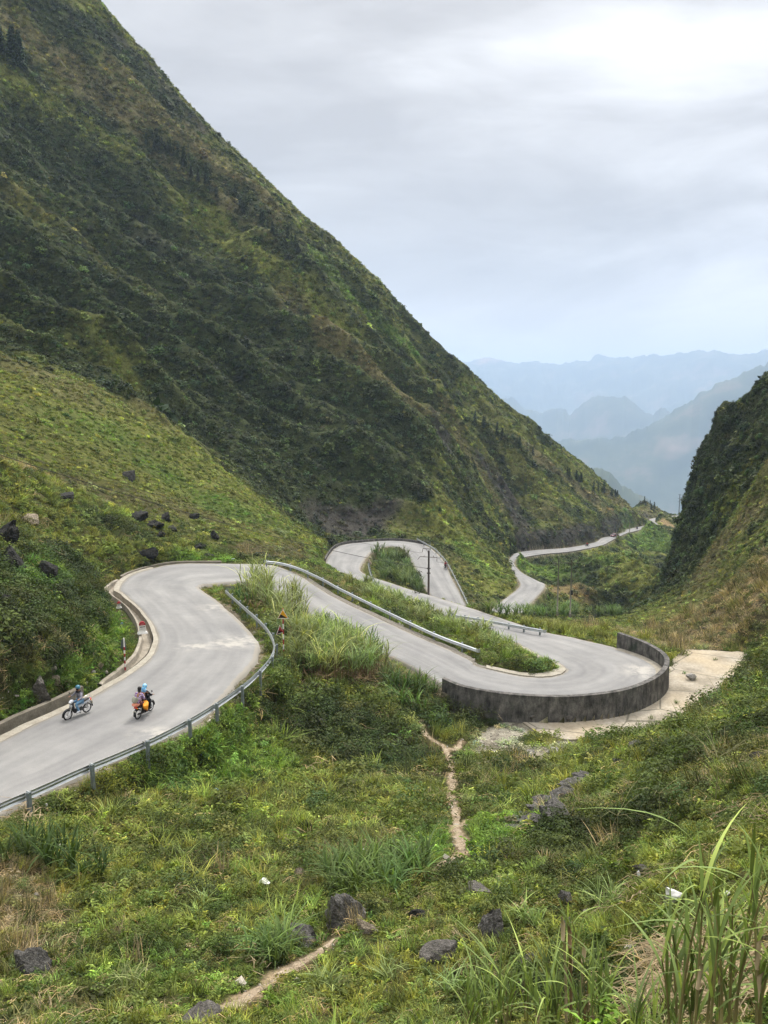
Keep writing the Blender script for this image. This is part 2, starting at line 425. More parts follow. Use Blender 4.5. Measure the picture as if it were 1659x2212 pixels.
# coarse copy for ray casts: use the full thing
bvh = BVHTree.FromPolygons(LV.tolist(), LF.tolist(), all_triangles=False)
def hit(px, py, off=0.):
    d = Vector(ray(px, py)).normalized()
    h = bvh.ray_cast(d*.8, d)
    if h[0] is None: return None
    return np.array(h[0])+np.array([0, 0, off])
def ground(x, y):
    h = bvh.ray_cast(Vector((x, y, 600)), Vector((0, 0, -1)))
    return h[0].z if h[0] is not None else 0.
def ground_n(x, y):
    h = bvh.ray_cast(Vector((x, y, 600)), Vector((0, 0, -1)))
    return h[1] if h[1].z > 0 else -h[1]
# ------------------------------------------------------------------ road surface and the things swept along it
def sweep(name, pts_list, mat, parent=None, closed=False, caps=False, smooth=False):
    """pts_list: (n samples, k profile points, 3) -> strip mesh"""
    P = np.asarray(pts_list); n, k, _ = P.shape
    V = P.reshape(-1, 3); f = []
    kk = k if closed else k-1
    i = np.arange(n-1)[:, None]*k; j = np.arange(kk)[None]; j2 = (j+1) % k
    Fq = np.stack([i+j, i+k+j, i+k+j2, i+j2], -1).reshape(-1, 4)
    fl = [tuple(q) for q in Fq.tolist()]
    if caps and closed: fl += [tuple(range(k)), tuple(range((n-1)*k+k-1, (n-1)*k-1, -1))]
    return mesh_np(name, V, fl, mat, parent, smooth)
def offset_line(i0, i1, side, off, dz, step=1):
    """points along one road edge; off metres outward; side -1 left, +1 right"""
    idx = np.arange(i0, i1+1, step); u = RH[idx]/RW[idx][:, None]
    p = RC[idx]+u*side*(RW[idx]+off)[:, None] if hasattr(off, '__len__') else RC[idx]+u*side*(RW[idx][:, None]+off)
    p = p.copy(); p[:, 2] += dz
    return p
# ------------------------------------------------------------------ what grows where: strokes laid on the land (kind, radius m, strength, image trace)
GRASS, SHRUB, DRY, ROCK, SOIL, LUSH, GRAVEL = range(7)
STROKES = [
 (GRASS,7,1,[(0,170),(120,240),(250,320),(350,400),(450,480),(550,560),(640,620)]),(GRASS,5,.8,[(640,620),(700,680),(760,720)]),
 (LUSH,4,.5,[(680,545),(760,640),(850,720),(900,760)]),(DRY,9,.7,[(40,60),(150,150),(280,250),(380,340)]),(DRY,10,.6,[(250,160),(400,300),(520,420),(600,500)]),
 (ROCK,5,.35,[(150,50),(250,90),(330,160),(420,270)]),(SHRUB,6,.9,[(100,20),(200,60),(300,150),(360,230)]),(SHRUB,5,.8,[(330,290),(420,360),(520,420),(600,500),(660,560)]),
 (SHRUB,26,.55,[(0,280),(100,350),(250,430),(330,520),(450,600),(600,800),(700,900)]),(SHRUB,22,.6,[(0,480),(200,620),(450,750),(600,960),(690,1100)]),(SHRUB,16,.6,[(850,900),(800,1020),(790,1100)]),
 (ROCK,6,.25,[(300,460),(320,520),(390,560)]),(ROCK,6,1,[(705,1120),(760,1130),(830,1120),(890,1130)]),(ROCK,4,.8,[(935,890),(960,960)]),(ROCK,6,.8,[(1045,1000),(1090,1060),(1120,1120)]),
 (ROCK,3.5,1,[(1125,1172),(1180,1165),(1230,1162),(1290,1148)]),(ROCK,4,1,[(1290,1148),(1330,1125),(1400,1110),(1470,1104)]),
 (DRY,6,.8,[(620,640),(720,720),(820,800),(900,870)]),(DRY,4,.7,[(960,870),(1000,960),(1040,1020),(1080,1090)]),(DRY,7,.8,[(1050,890),(1150,980),(1250,1060),(1320,1100)]),(DRY,8,.6,[(1330,1080),(1420,1100)]),
 (GRASS,5,.8,[(1000,830),(1100,920),(1200,990),(1270,1050)]),(GRASS,6,.9,[(870,1140),(960,1120),(1000,1170),(1060,1220),(1080,1260)]),(LUSH,5,.8,[(1000,1180),(1050,1230)]),(GRASS,6,.7,[(1180,1040),(1250,1090),(1290,1130)]),
 (GRASS,20,1.2,[(60,900),(200,920),(300,970),(450,1060),(600,1130)]),(LUSH,6,.5,[(120,915),(230,930),(330,1000)]),(DRY,8,.4,[(0,770),(150,840),(300,890)]),(DRY,4,.5,[(30,1010),(200,1060),(400,1100),(600,1150)]),
 (SHRUB,8,.7,[(0,720),(120,770),(250,820),(420,920),(520,1000)]),(LUSH,4,.8,[(330,1010),(480,1090),(600,1130)]),
 (GRASS,7,1,[(0,1130),(150,1110),(300,1130)]),(SHRUB,3,1,[(210,1120),(300,1150)]),(SHRUB,3.5,1,[(170,1240),(110,1290),(20,1330)]),(DRY,2.0,.2,[(40,1400),(120,1420),(170,1440)]),(SOIL,.5,1,[(120,1360),(140,1390),(150,1410)]),
 (LUSH,1.6,1,[(243,1330),(240,1345),(215,1420),(150,1480),(60,1535)]),(LUSH,1.5,.8,[(60,1260),(120,1230)]),(LUSH,2,1,[(400,1205),(480,1208)]),
 (SHRUB,13,1,[(1620,880),(1540,950),(1500,1030),(1500,1100),(1465,1180),(1445,1230),(1445,1270)]),(SHRUB,10,1,[(1640,920),(1580,1000),(1530,1110),(1490,1200)]),(SHRUB,5,1,[(1659,1180),(1610,1230)]),
 (DRY,6,1,[(1659,1010),(1600,1110),(1545,1190),(1480,1290)]),(DRY,12,.6,[(1650,1250),(1560,1320),(1450,1375)]),(GRASS,4,.8,[(1650,1040),(1590,1110)]),(GRASS,5,.7,[(1420,1330),(1500,1290)]),
 (GRASS,5,1,[(1120,1348),(1200,1362),(1290,1372)]),(SOIL,3.5,.5,[(1195,1272),(1260,1282)]),(LUSH,6,1,[(1130,1220),(1200,1238),(1250,1250)]),(LUSH,6,.7,[(1215,1215),(1300,1225),(1350,1210)]),(SHRUB,10,.5,[(1210,1212),(1280,1250),(1350,1290)]),
 (GRASS,8,.6,[(1300,1195),(1360,1240),(1410,1280)]),(LUSH,14,.9,[(1390,1145),(1440,1190)]),(SOIL,2.5,1.0,[(1432,1126),(1446,1136)]),(GRASS,8,.7,[(1350,1330),(1400,1315)]),
 (DRY,3,1.2,[(560,1190),(640,1195),(680,1198)]),(LUSH,3,1,[(690,1200),(700,1225)]),
 (SHRUB,3,.45,[(610,1530),(700,1570),(780,1570),(880,1560)]),(SHRUB,3,.4,[(700,1600),(790,1640),(900,1640)]),(SHRUB,3,.9,[(980,1530),(1040,1560)]),(DRY,1.2,.7,[(0,1900),(50,1970),(40,2060)]),(LUSH,4,.6,[(300,1560),(420,1600),(520,1640)]),
 (SHRUB,2.0,.45,[(1180,1820),(1300,1800),(1380,1780)]),(SHRUB,1.4,.5,[(1080,2100),(1200,2130),(1330,2110)]),(LUSH,2.5,.8,[(1000,1830),(1080,1780)]),(DRY,.6,.6,[(1450,2060),(1520,2090)]),
 (ROCK,.55,1.3,[(1115,1792),(1165,1757),(1200,1732),(1240,1697),(1280,1680)]),(GRAVEL,1.6,1,[(1130,1560),(1080,1590),(1065,1625)]),(GRAVEL,1.2,.8,[(1100,1620),(1170,1630),(1230,1610)]),(LUSH,1.2,1,[(1470,1440),(1480,1470)]),(SHRUB,3,.6,[(1500,1640),(1640,1580)]),
]
STK = []
for kind, rad, st, tr in STROKES:
    pts = []
    for q in tr:
        h = hit(*q)
        if h is not None: pts.append(h)
    # drop jumps onto another slope
    for p, q in zip(pts[:-1], pts[1:]): STK.append((kind, rad, st, p, q))
    if len(pts) == 1: STK.append((kind, rad, st, pts[0], pts[0]))
PATHS = [[(903,1545),(912,1575),(925,1592),(955,1612)],[(997,1600),(985,1618),(965,1618)],[(955,1608),(965,1625),(974,1650),(977,1690),(972,1720),(983,1752),(986,1790),(994,1815),(1000,1845)],[(985,1790),(1010,1770)],[(985,1850),(960,1868),(930,1893)],
 [(720,2030),(680,2062),(640,2085),(600,2105)],[(600,2110),(540,2150),(490,2175),(430,2200)]]
PW = []
for tr in PATHS:
    pts = [hit(*q) for q in tr]; PW.append([p for p in pts if p is not None])
def seg_dist(X, a, b):
    ab = b-a; L = ab@ab+1e-9
    t = np.clip(((X-a)@ab)/L, 0, 1)
    return np.linalg.norm(X-a-t[:, None]*ab, axis=1)
def path_dist(X):
    d = np.full(len(X), 1e9)
    for pts in PW:
        for a, b in zip(pts[:-1], pts[1:]):
            bb = np.linalg.norm(X-(a+b)/2, axis=1) < np.linalg.norm(b-a)/2+4
            if bb.any(): d[bb] = np.minimum(d[bb], seg_dist(X[bb], a, b))
    return d
def veg(X):
    """weights (n,7) of the ground kinds at points X"""
    n = len(X); x, y, z = X.T; r = np.hypot(x, y)
    W = np.zeros((n, 7))
    a = x*FALL[0]+y*FALL[1]; b = -x*FALL[1]+y*FALL[0]
    f1 = fbm(a/45, b/14, 51, 3); f2 = fbm(a/28, b/10, 61, 3); f3 = fbm(x/6, y/6, 71, 3); f5 = fbm(a/11, b/5, 171, 3); f4 = fbm(x/2.6, y/2.6, 81, 2)
    far = sstep(70, 150, r)
    W[:, GRASS] = .25+far*np.clip(f2+f5*.9, 0, 1)*.9+(1-far)*np.clip(.35+f3, 0, 1)
    W[:, SHRUB] = .12+.10*(1-far)+far*np.clip(.38+f1*1.0-f5*1.3, 0, 1)+(1-far)*np.clip(f4*1.6+.05, 0, 1)*.8
    W[:, DRY] = .05+far*np.clip(-f1+f2*.6, 0, 1)*.65+(1-far)*np.clip(-f3*1.1-.02+f4*.3, 0, 1)*.7
    W[:, LUSH] = np.clip(fbm(x/5, y/5, 91, 2)*1.2-.05, 0, 1)*(1-far)
    for kind, rad, st, p, q in STK:
        c = (p+q)/2; R = np.linalg.norm(q-p)/2+rad*1.9
        m = (np.abs(x-c[0]) < R) & (np.abs(y-c[1]) < R)
        if not m.any(): continue
        d = seg_dist(X[m], p, q)/rad
        d = d+f3[m]*.35+f2[m]*.25
        w = (1-sstep(.45, 1.35, d))*st*1.6
        W[m] *= (1-.55*np.minimum(w, 1))[:, None]
        W[m, kind] += w
    return W/(W.sum(1)[:, None]+1e-6)
GCOL = np.array([(.148,.166,.046),(.042,.055,.021),(.135,.124,.064),(.062,.058,.055),(.26,.19,.105),(.108,.166,.038),(.36,.34,.30)])
# ------------------------------------------------------------------ ground colours and material
LW = veg(LV)
tint = (LW**1.5/(LW**1.5).sum(1)[:, None]) @ GCOL
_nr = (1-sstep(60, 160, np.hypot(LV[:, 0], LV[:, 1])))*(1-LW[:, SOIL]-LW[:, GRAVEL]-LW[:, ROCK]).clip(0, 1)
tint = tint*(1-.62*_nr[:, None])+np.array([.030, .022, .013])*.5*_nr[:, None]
pdv = path_dist(LV)
SOILC = np.array([.34,.27,.19])
wp = ((1-sstep(.12, .34, pdv+fbm(LV[:, 0]*2, LV[:, 1]*2, 5, 2)*.15)))[:, None]
tint = tint*(1-wp)+SOILC*wp
d_, lat_, bi_ = road_near(LV[:, 0], LV[:, 1])
cl_ = d_
ws = (1-sstep(.25, .7, cl_+fbm(LV[:, 0]*1.2, LV[:, 1]*1.2, 15, 2)*.5))[:, None]*.85
tint = tint*(1-ws)+np.array([.23,.205,.16])*ws
m_ground, nt = new_mat('hillside_earth')
at = nd(nt, 'ShaderNodeAttribute', attribute_name='tint')
n1 = noise(nt, 1.7, 6, .65); n2 = noise(nt, .22, 5, .6); n3 = noise(nt, 11, 3, .6)
c1 = mixc(nt, 1., at.outputs['Color'], ramp(nt, [(.3, (.45,.42,.40)), (.7, (1.5,1.5,1.4))], n1).outputs[0], 'MULTIPLY')
c2 = mixc(nt, 1., c1, ramp(nt, [(.3, (.7,.66,.62)), (.7, (1.25,1.25,1.2))], n2).outputs[0], 'MULTIPLY')
c3 = mixc(nt, 1., c2, ramp(nt, [(.35, (.7,.7,.7)), (.65, (1.25,1.25,1.25))], n3).outputs[0], 'MULTIPLY')
mm = nt.nodes.new('ShaderNodeMath'); mm.operation = 'ADD'; nt.links.new(n1, mm.inputs[0]); nt.links.new(n3, mm.inputs[1])
principled(nt, c3, .95, .1, bump=mm.outputs[0], bstr=.9, bdist=.25)
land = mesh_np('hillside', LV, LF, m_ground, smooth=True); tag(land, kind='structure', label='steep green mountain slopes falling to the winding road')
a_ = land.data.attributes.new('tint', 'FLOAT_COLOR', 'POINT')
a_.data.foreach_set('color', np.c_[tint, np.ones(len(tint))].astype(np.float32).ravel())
# ------------------------------------------------------------------ far valley and karst ridges
def crest(lst, ax, seed, amp, f):
    px = np.array([q[0] for q in lst], float); py = np.array([q[1] for q in lst], float)
    X = CX+F*np.tan(ax)/1.0
    e = np.interp(X, px, py); n_ = fbm(X/f, X*0+seed, seed, 4)*amp
    return np.arctan((CY-e+n_)/F)-PITCH, np.arctan((CY-e)/F)-PITCH
LAY = [(9500,1500,[(300,800),(900,805),(950,800),(990,783),(1050,775),(1100,783),(1150,782),(1200,790),(1240,786),(1290,772),(1330,775),(1360,782),(1400,772),(1480,770),(1530,767),(1560,775),(1659,772),(2000,760),(2600,780)],9,8),
 (6300,520,[(300,930),(1000,900),(1050,880),(1075,860),(1092,857),(1112,865),(1140,889),(1170,891),(1200,879),(1215,882),(1228,897),(1260,868),(1285,857),(1310,855),(1345,860),(1380,887),(1408,893),(1420,881),(1432,882),(1448,897),(1500,905),(2000,930),(2600,930)],7,6),
 (4600,420,[(300,1000),(1350,940),(1400,915),(1430,897),(1470,878),(1490,865),(1505,848),(1540,833),(1560,825),(1600,808),(1659,788),(1750,760),(2000,800),(2600,860)],8,7),
 (2300,260,[(300,1100),(1200,1060),(1235,1030),(1260,1012),(1290,1007),(1318,1016),(1345,1040),(1400,1068),(1460,1100),(1600,1120),(2600,1120)],6,7)]
faz = np.radians(np.concatenate([np.linspace(-35, 2, 60, endpoint=False), np.linspace(2, 31, 760, endpoint=False), np.linspace(31, 50, 30)])); frr = np.concatenate([np.geomspace(640, 2000, 40, endpoint=False), np.geomspace(2000, 12500, 260)])
FA, FR = np.meshgrid(faz, frr); fx = (FR*np.sin(FA)).ravel(); fy = (FR*np.cos(FA)).ravel(); far_ = FR.ravel(); faa = FA.ravel()
base = -150-430*sstep(640, 1900, far_)+190*sstep(4000, 11000, far_)
fz = base+fbm(fx/700, fy/700, 3, 5)*70*sstep(640, 2500, far_)
for k, (D, Wd, lst, amp, f) in enumerate(LAY):
    eln, el = crest(lst, faa, 40+k, amp, f*2)
    Dk = D*(1+.06*np.sin(faa*9+k))
    t = (far_-Dk)/Wd; zc = Dk*np.tan(el+(eln-el)*np.exp(-t*t*30))
    t = np.where(t < 0, t*.8, t)
    bump_ = base+(np.maximum(zc, base)-base)*np.exp(-t*t*1.1)
    bump_ += fbm(fx/170, fy/170, 60+k, 4)*Wd*.05*np.minimum(1, np.abs(t)*2.2)
    fz = np.maximum(fz, bump_)
na2 = len(faz); i2 = np.arange(len(frr)-1)[:, None]*na2+np.arange(na2-1)[None]
FF = np.stack([i2, i2+na2, i2+na2+1, i2+1], -1).reshape(-1, 4)[:, ::-1]
m_far, nt = new_mat('far_hills')
n1 = noise(nt, .004, 6, .6); n2 = noise(nt, .0011, 4, .6)
f1 = ramp(nt, [(.35, (.035,.05,.03)), (.55, (.07,.085,.045)), (.68, (.16,.13,.09))], n1)
f2 = mixc(nt, ramp(nt, [(.58, (0,0,0)), (.66, (1,1,1))], n2).outputs[0], f1.outputs[0], (.30,.21,.15))
principled(nt, f2, .95, .05)
farland = mesh_np('distant_hills', np.stack([fx, fy, fz], 1), FF, m_far, smooth=True); tag(farland, kind='structure', label='far blue karst ridges above a deep valley')
FAR_DENS = 1.8; NEAR_K = 16.; ROAD_COL = (.232,.231,.226)
CLOUD_OFF = (13.3,1.1,5.7); CLOUD_SC = (1.0,.8,3.6); CLOUD_ROT = -14; HAZE_D = 1.7e-4; HAZE_C = (.585,.755,1.0)
SKY_RAMP = [(.41, (.385,.377,.378)), (.47, (.465,.458,.459)), (.52, (.57,.565,.567)), (.57, (.69,.685,.685))]; SKY_LOW = (.74,.69,.65)
# ------------------------------------------------------------------ foliage
def foliage_mat(name, base=None, trans=.25, lo=.32, hi=1.55, source='INSTANCER'):
    m, nt = new_mat(name)
    if source == 'INSTANCER':
        a = nd(nt, 'ShaderNodeAttribute', attribute_name='tint', attribute_type='INSTANCER'); c = a.outputs['Color']
    else:
        oi = nt.nodes.new('ShaderNodeObjectInfo'); c = oi.outputs['Color']
    lv = nd(nt, 'ShaderNodeAttribute', attribute_name='lv')
    k = ramp(nt, [(0, (lo, lo, lo)), (.75, (1, 1, 1)), (1, (hi*1.12, hi, hi*.8))], lv.outputs['Fac'])
    c = mixc(nt, 1., c, k.outputs[0], 'MULTIPLY')
    p = nt.nodes.new('ShaderNodeBsdfPrincipled'); p.inputs['Roughness'].default_value = .65; p.inputs['Specular IOR Level'].default_value = .14
    nt.links.new(c, p.inputs['Base Color'])
    t = nt.nodes.new('ShaderNodeBsdfTranslucent'); c2 = mixc(nt, 1., c, (1.25,1.3,.6), 'MULTIPLY'); nt.links.new(c2, t.inputs[0])
    ms = nt.nodes.new('ShaderNodeMixShader'); ms.inputs[0].default_value = trans
    nt.links.new(p.outputs[0], ms.inputs[1]); nt.links.new(t.outputs[0], ms.inputs[2])
    o = nt.nodes.new('ShaderNodeOutputMaterial'); nt.links.new(ms.outputs[0], o.inputs[0])
    return m
M_INST = foliage_mat('undergrowth_leaf'); M_PLANT = foliage_mat('plant_leaf', source='OBJ'); 
def set_lv(o, per, vals):
    a = o.data.attributes.new('lv', 'FLOAT', 'POINT'); a.data.foreach_set('value', np.repeat(np.asarray(vals, np.float32), per))
def leaves_vf(P, N, L, w=.5, droop=0.):
    """leaf-shaped quads at P facing N; returns verts and quads"""
    n = len(P)
    t = np.cross(N, rng.normal(size=(n, 3))); t /= np.linalg.norm(t, axis=1)[:, None]+1e-9
    s = np.cross(N, t)
    L = np.broadcast_to(L, n)[:, None]
    tip = P+t*L; tip[:, 2] -= droop*L[:, 0]
    mid = P+t*L*.45+N*L*.06
    v = np.stack([P, mid-s*L*w*.5, tip, mid+s*L*w*.5], 1).reshape(-1, 3)
    return v, np.arange(4*n).reshape(n, 4)
def blob_points(n, rad, clumps=9, shell=.55, flat=.8):
    c = rng.normal(size=(clumps, 3)); c /= np.linalg.norm(c, axis=1)[:, None]
    c[:, 2] = np.abs(c[:, 2])*.9-.1; c *= rad*.55
    k = rng.integers(0, clumps, n)
    d = rng.normal(size=(n, 3)); d /= np.linalg.norm(d, axis=1)[:, None]
    rr_ = rad*rng.uniform(.28, .55, clumps)[k]*(shell+(1-shell)*rng.random(n))
    P = c[k]+d*rr_[:, None]; P[:, 2] = P[:, 2]*flat
    P[:, 2] = np.where(P[:, 2] < -.12*rad, np.abs(P[:, 2])*.6, P[:, 2])
    N = d*.7+np.array([0, 0, .6])+rng.normal(size=(n, 3))*.4; N /= np.linalg.norm(N, axis=1)[:, None]
    return P, N, k
def shrub_src(name, n, rad, leaf, mat, clumps=9, flat=.8, w=.55):
    P, N, k = blob_points(n, rad, clumps, flat=flat)
    v, f = leaves_vf(P, N, leaf*rng.uniform(.6, 1.25, n), w, .15)
    o = mesh_np(name, v, f, mat)
    base = rng.random(clumps)
    set_lv(o, 4, np.clip(.35*base[k]+.65*rng.random(n), 0, 1)); return o
def blades_vf(n, R0, h, w, lean=.5, seg=3, curve=.6, z0=0., hv=.35):
    a = rng.uniform(0, 2*PI, n); q = R0*np.sqrt(rng.random(n)); az0 = rng.uniform(0, 2*PI, n)
    bx = q*np.cos(az0); by = q*np.sin(az0)
    H = h*rng.uniform(1-hv, 1+hv*.5, n); ln = lean*rng.uniform(.25, 1.3, n)
    V = []
    for i in range(seg+1):
        t = i/seg
        out = H*(ln*t+curve*ln*t*t*t); up = H*(t-.45*ln*curve*t*t*t)
        cx_ = bx+out*np.cos(a); cy_ = by+out*np.sin(a); cz = z0+up
        ww = w*(1-t**1.6)*(.55+.9*t if t < .5 else 1) if i else w*.55
        tw = a+PI/2
        V.append(np.stack([np.stack([cx_-ww/2*np.cos(tw), cy_-ww/2*np.sin(tw), cz], 1), np.stack([cx_+ww/2*np.cos(tw), cy_+ww/2*np.sin(tw), cz], 1)], 1))
    V = np.stack(V, 1).reshape(n*(seg+1)*2, 3)
    b = np.arange(n)[:, None]*(seg+1)*2+np.arange(seg)[None]*2
    return V, np.stack([b, b+1, b+3, b+2], -1).reshape(-1, 4)
def tuft_src(name, n, R0, h, w, mat, lean=.5, seg=3, curve=.6):
    v, f = blades_vf(n, R0, h, w, lean, seg, curve)
    o = mesh_np(name, v, f, mat); set_lv(o, (seg+1)*2, rng.random(n)); return o
def fern_src(name, nf, n, h, leaf, mat):
    """fronds with paired leaflets"""
    P = []; N = []
    for i in range(nf):
        a = rng.uniform(0, 2*PI); ln = rng.uniform(.5, 1.1); H = h*rng.uniform(.6, 1.2)
        for j in range(n):
            t = (j+1)/n
            c = np.array([math.cos(a)*ln*H*t, math.sin(a)*ln*H*t, H*(t-.5*t*t*ln)])
            P.append(c); N.append(np.array([-math.cos(a)*.3*t, -math.sin(a)*.3*t, 1])+rng.normal(size=3)*.35)
    P = np.array(P); N = np.array(N); N /= np.linalg.norm(N, axis=1)[:, None]
    v, f = leaves_vf(P, N, leaf*rng.uniform(.7, 1.2, len(P)), .4, .2)
    o = mesh_np(name, v, f, mat); set_lv(o, 4, np.repeat(rng.random(nf), n)*.6+.4*rng.random(nf*n)); return o
def unlink(o):
    COL.objects.unlink(o); return o
def coll(name, objs):
    c = bpy.data.collections.new(name)
    for i, o in enumerate(objs):
        o.name = '%s_%02d' % (name, i); unlink(o); c.objects.link(o)
    return c
def scatter(name, c, P, E, S, I, T, label):
    """one stuff object: the collection's meshes instanced on points"""
    me = bpy.data.meshes.new(name); me.vertices.add(len(P)); me.vertices.foreach_set('co', P.astype(np.float32).ravel())
    for nm, ty, key, val in (('rot', 'FLOAT_VECTOR', 'vector', E), ('scl', 'FLOAT_VECTOR', 'vector', S), ('idx', 'INT', 'value', I), ('tint', 'FLOAT_COLOR', 'color', np.c_[T, np.ones(len(T))])):
        a = me.attributes.new(nm, ty, 'POINT'); a.data.foreach_set(key, np.ascontiguousarray(val, dtype=np.int32 if ty == 'INT' else np.float32).ravel())
    me.update()
    o = bpy.data.objects.new(name, me); COL.objects.link(o); tag(o, label, kind='stuff')
    g = bpy.data.node_groups.new(name, 'GeometryNodeTree')
    g.interface.new_socket('Geometry', in_out='INPUT', socket_type='NodeSocketGeometry'); g.interface.new_socket('Geometry', in_out='OUTPUT', socket_type='NodeSocketGeometry')
    gi = g.nodes.new('NodeGroupInput'); go = g.nodes.new('NodeGroupOutput'); ip = g.nodes.new('GeometryNodeInstanceOnPoints')
    ci = g.nodes.new('GeometryNodeCollectionInfo'); ci.inputs['Collection'].default_value = c; ci.inputs['Separate Children'].default_value = True; ci.inputs['Reset Children'].default_value = True
    def na(nm, ty):
        n = g.nodes.new('GeometryNodeInputNamedAttribute'); n.data_type = ty; n.inputs['Name'].default_value = nm; return n.outputs['Attribute']
    ip.inputs['Pick Instance'].default_value = True
    L = g.links.new
    L(gi.outputs[0], ip.inputs['Points']); L(ci.outputs[0], ip.inputs['Instance']); L(na('idx', 'INT'), ip.inputs['Instance Index']); L(na('rot', 'FLOAT_VECTOR'), ip.inputs['Rotation']); L(na('scl', 'FLOAT_VECTOR'), ip.inputs['Scale'])
    L(ip.outputs[0], go.inputs[0])
    md = o.modifiers.new('scatter', 'NODES'); md.node_group = g
    return o
# face table for sampling
FC = LV[LF].mean(1); _e1 = LV[LF[:, 2]]-LV[LF[:, 0]]; _e2 = LV[LF[:, 3]]-LV[LF[:, 1]]
FN = np.cross(_e1, _e2); FA_ = np.linalg.norm(FN, axis=1)/2; FN /= (FA_*2)[:, None]+1e-12
FN[FN[:, 2] < 0] *= -1
FR_ = np.hypot(FC[:, 0], FC[:, 1]); FAZ = np.degrees(np.arctan2(FC[:, 0], FC[:, 1]))
vd = -FC/np.linalg.norm(FC, axis=1)[:, None]
FACING = (FN*vd).sum(1)
def sample(density, mask):
    w = np.where(mask, FA_*density, 0); n = rng.poisson(w.sum()); k = rng.choice(len(w), n, p=w/w.sum())
    u = rng.random((n, 2)); q = LV[LF[k]]
    P = (q[:, 0]*((1-u[:, :1])*(1-u[:, 1:]))+q[:, 1]*(u[:, :1]*(1-u[:, 1:]))+q[:, 2]*(u[:, :1]*u[:, 1:])+q[:, 3]*((1-u[:, :1])*u[:, 1:]))
    return P, FN[k]
DRAINW = np.zeros(NR); _q = (np.arange(NR)-road_i(4.35))/(road_i(9.6)-road_i(4.35)); DRAINW = np.where((_q > 0) & (_q < 1), np.sin(PI*np.clip(_q, 0, 1))**.5*.42+.52, .4)
def clear_of_road(P):
    d, lat, bi = road_near(P[:, 0], P[:, 1]); c = d.copy()
    # the drain and concrete shoulder at the near bend
    k = (lat < 0) & (bi >= road_i(4)) & (bi <= road_i(10)); c = np.where(k, c-1.25*DRAINW[bi]-.12, c)
    k = (lat < 0) & (bi < road_i(4)); c = np.where(k, c-1.15, c)
    k = (lat > 0) & (bi < road_i(9)); c = np.where(k, c-.12, c)
    k = (lat > 0) & (bi > road_i(18)) & (bi < road_i(28)); c = np.where(k, c-.6, c)
    k = (lat < 0) & (bi > road_i(14)) & (bi < road_i(20)); c = np.where(k, c-.6, c)
    return c
def keep_mask(P, size):
    c = clear_of_road(P)
    s = in_poly(P[:, 0], P[:, 1], slab_xy)
    return (c > np.minimum(size*.8, 1.0)) & ~(s & (rng.random(len(P)) > .0)) 
def euler_for(N, amount):
    """tilt toward the slope normal, random turn"""
    n = len(N); rz = rng.uniform(0, 2*PI, n); E = np.zeros((n, 3))
    tx = np.arctan2(N[:, 1], N[:, 2])*-amount; ty = np.arctan2(N[:, 0], N[:, 2])*amount
    # turn about own axis first, then tilt: use XYZ euler with z-turn folded into tilt direction
    c, s = np.cos(-rz), np.sin(-rz)
    E[:, 0] = tx*c-(-ty)*s*0; E[:, 1] = ty*c; E[:, 2] = rz
    E[:, 0] = tx*np.cos(rz)+ty*np.sin(rz); E[:, 1] = -tx*np.sin(rz)+ty*np.cos(rz)
    # euler XYZ applies X, then Y, then Z: tilts above are expressed before the turn
    return E
def tints(W, P, jit=.25):
    n = len(P); q = W**1.4; q /= q.sum(1)[:, None]
    kind = (q.cumsum(1) > rng.random((n, 1))).argmax(1)
    T = .5*(q @ GCOL)+.5*GCOL[kind]
    T = T*np.exp(rng.normal(size=(n, 1))*jit)
    T[:, 0] *= np.exp(rng.normal(size=n)*.12); T[:, 2] *= np.exp(rng.normal(size=n)*.15)
    return T, kind
def stalks_src(name, n, L):
    mb = MB()
    for k in range(n):
        a = rng.uniform(0, 2*PI); c = rng.normal(size=2)*.22; l = L*rng.uniform(.4, 1.1); z = rng.uniform(.04, .2); d = np.array([math.cos(a), math.sin(a)])*l/2
        mb.tube([(c[0]-d[0], c[1]-d[1], z*.4), (c[0], c[1], z+.04), (c[0]+d[0], c[1]+d[1], z*rng.uniform(.3, 1.6))], [.007, .006, .003], 3, False)
    o = mb.build(name, M_INST); set_lv(o, 9, .4+.6*rng.random(n)); return o
# ---- the far slopes
FAR_SRC = coll('scrub', [shrub_src('a', 130, 1., .42, M_INST, 8), shrub_src('a', 110, 1., .46, M_INST, 6, .65), shrub_src('a', 150, 1., .38, M_INST, 11, 1.1), tuft_src('a', 46, .8, 1., .13, M_INST, .6), tuft_src('a', 40, .9, .75, .15, M_INST, .8)])
def far_layer(dens_k, seed):
    mask = (FR_ > 85) & (FR_ < 560) & (np.abs(FAZ) < 35) & (FACING > -.06)
    P, N = sample(dens_k*np.clip((150/FR_), .3, 1.5)**1.25, mask)
    k = keep_mask(P, 1.5); P, N = P[k], N[k]
    W = veg(P); bare = W[:, ROCK]*.4+W[:, SOIL]+W[:, GRAVEL]
    k = rng.random(len(P)) > bare*1.15; P, N, W = P[k], N[k], W[k]
    T, kind = tints(W, P, .45)
    n = len(P); r = np.hypot(P[:, 0], P[:, 1])
    T *= np.array([1.22, 1.34, 1.2])
    sh = (kind == SHRUB) | (rng.random(n) < .16)
    I = np.where(sh, rng.integers(0, 3, n), rng.integers(3, 5, n))
    big = np.where((kind == SHRUB) & (r < 230) & (rng.random(n) < .3), 1.6, 1.)
    sz = big*np.where(sh, np.exp(rng.normal(size=n)*.38)*1.05, rng.uniform(.7, 1.25, n))*np.clip(r/230, .5, 1.3)*.6
    S = np.stack([sz*rng.uniform(.8, 1.25, n), sz*rng.uniform(.8, 1.25, n), sz*rng.uniform(.75, 1.2, n)], 1)
    P[:, 2] -= .12*sz
    return P, euler_for(N, .55), S, I, T
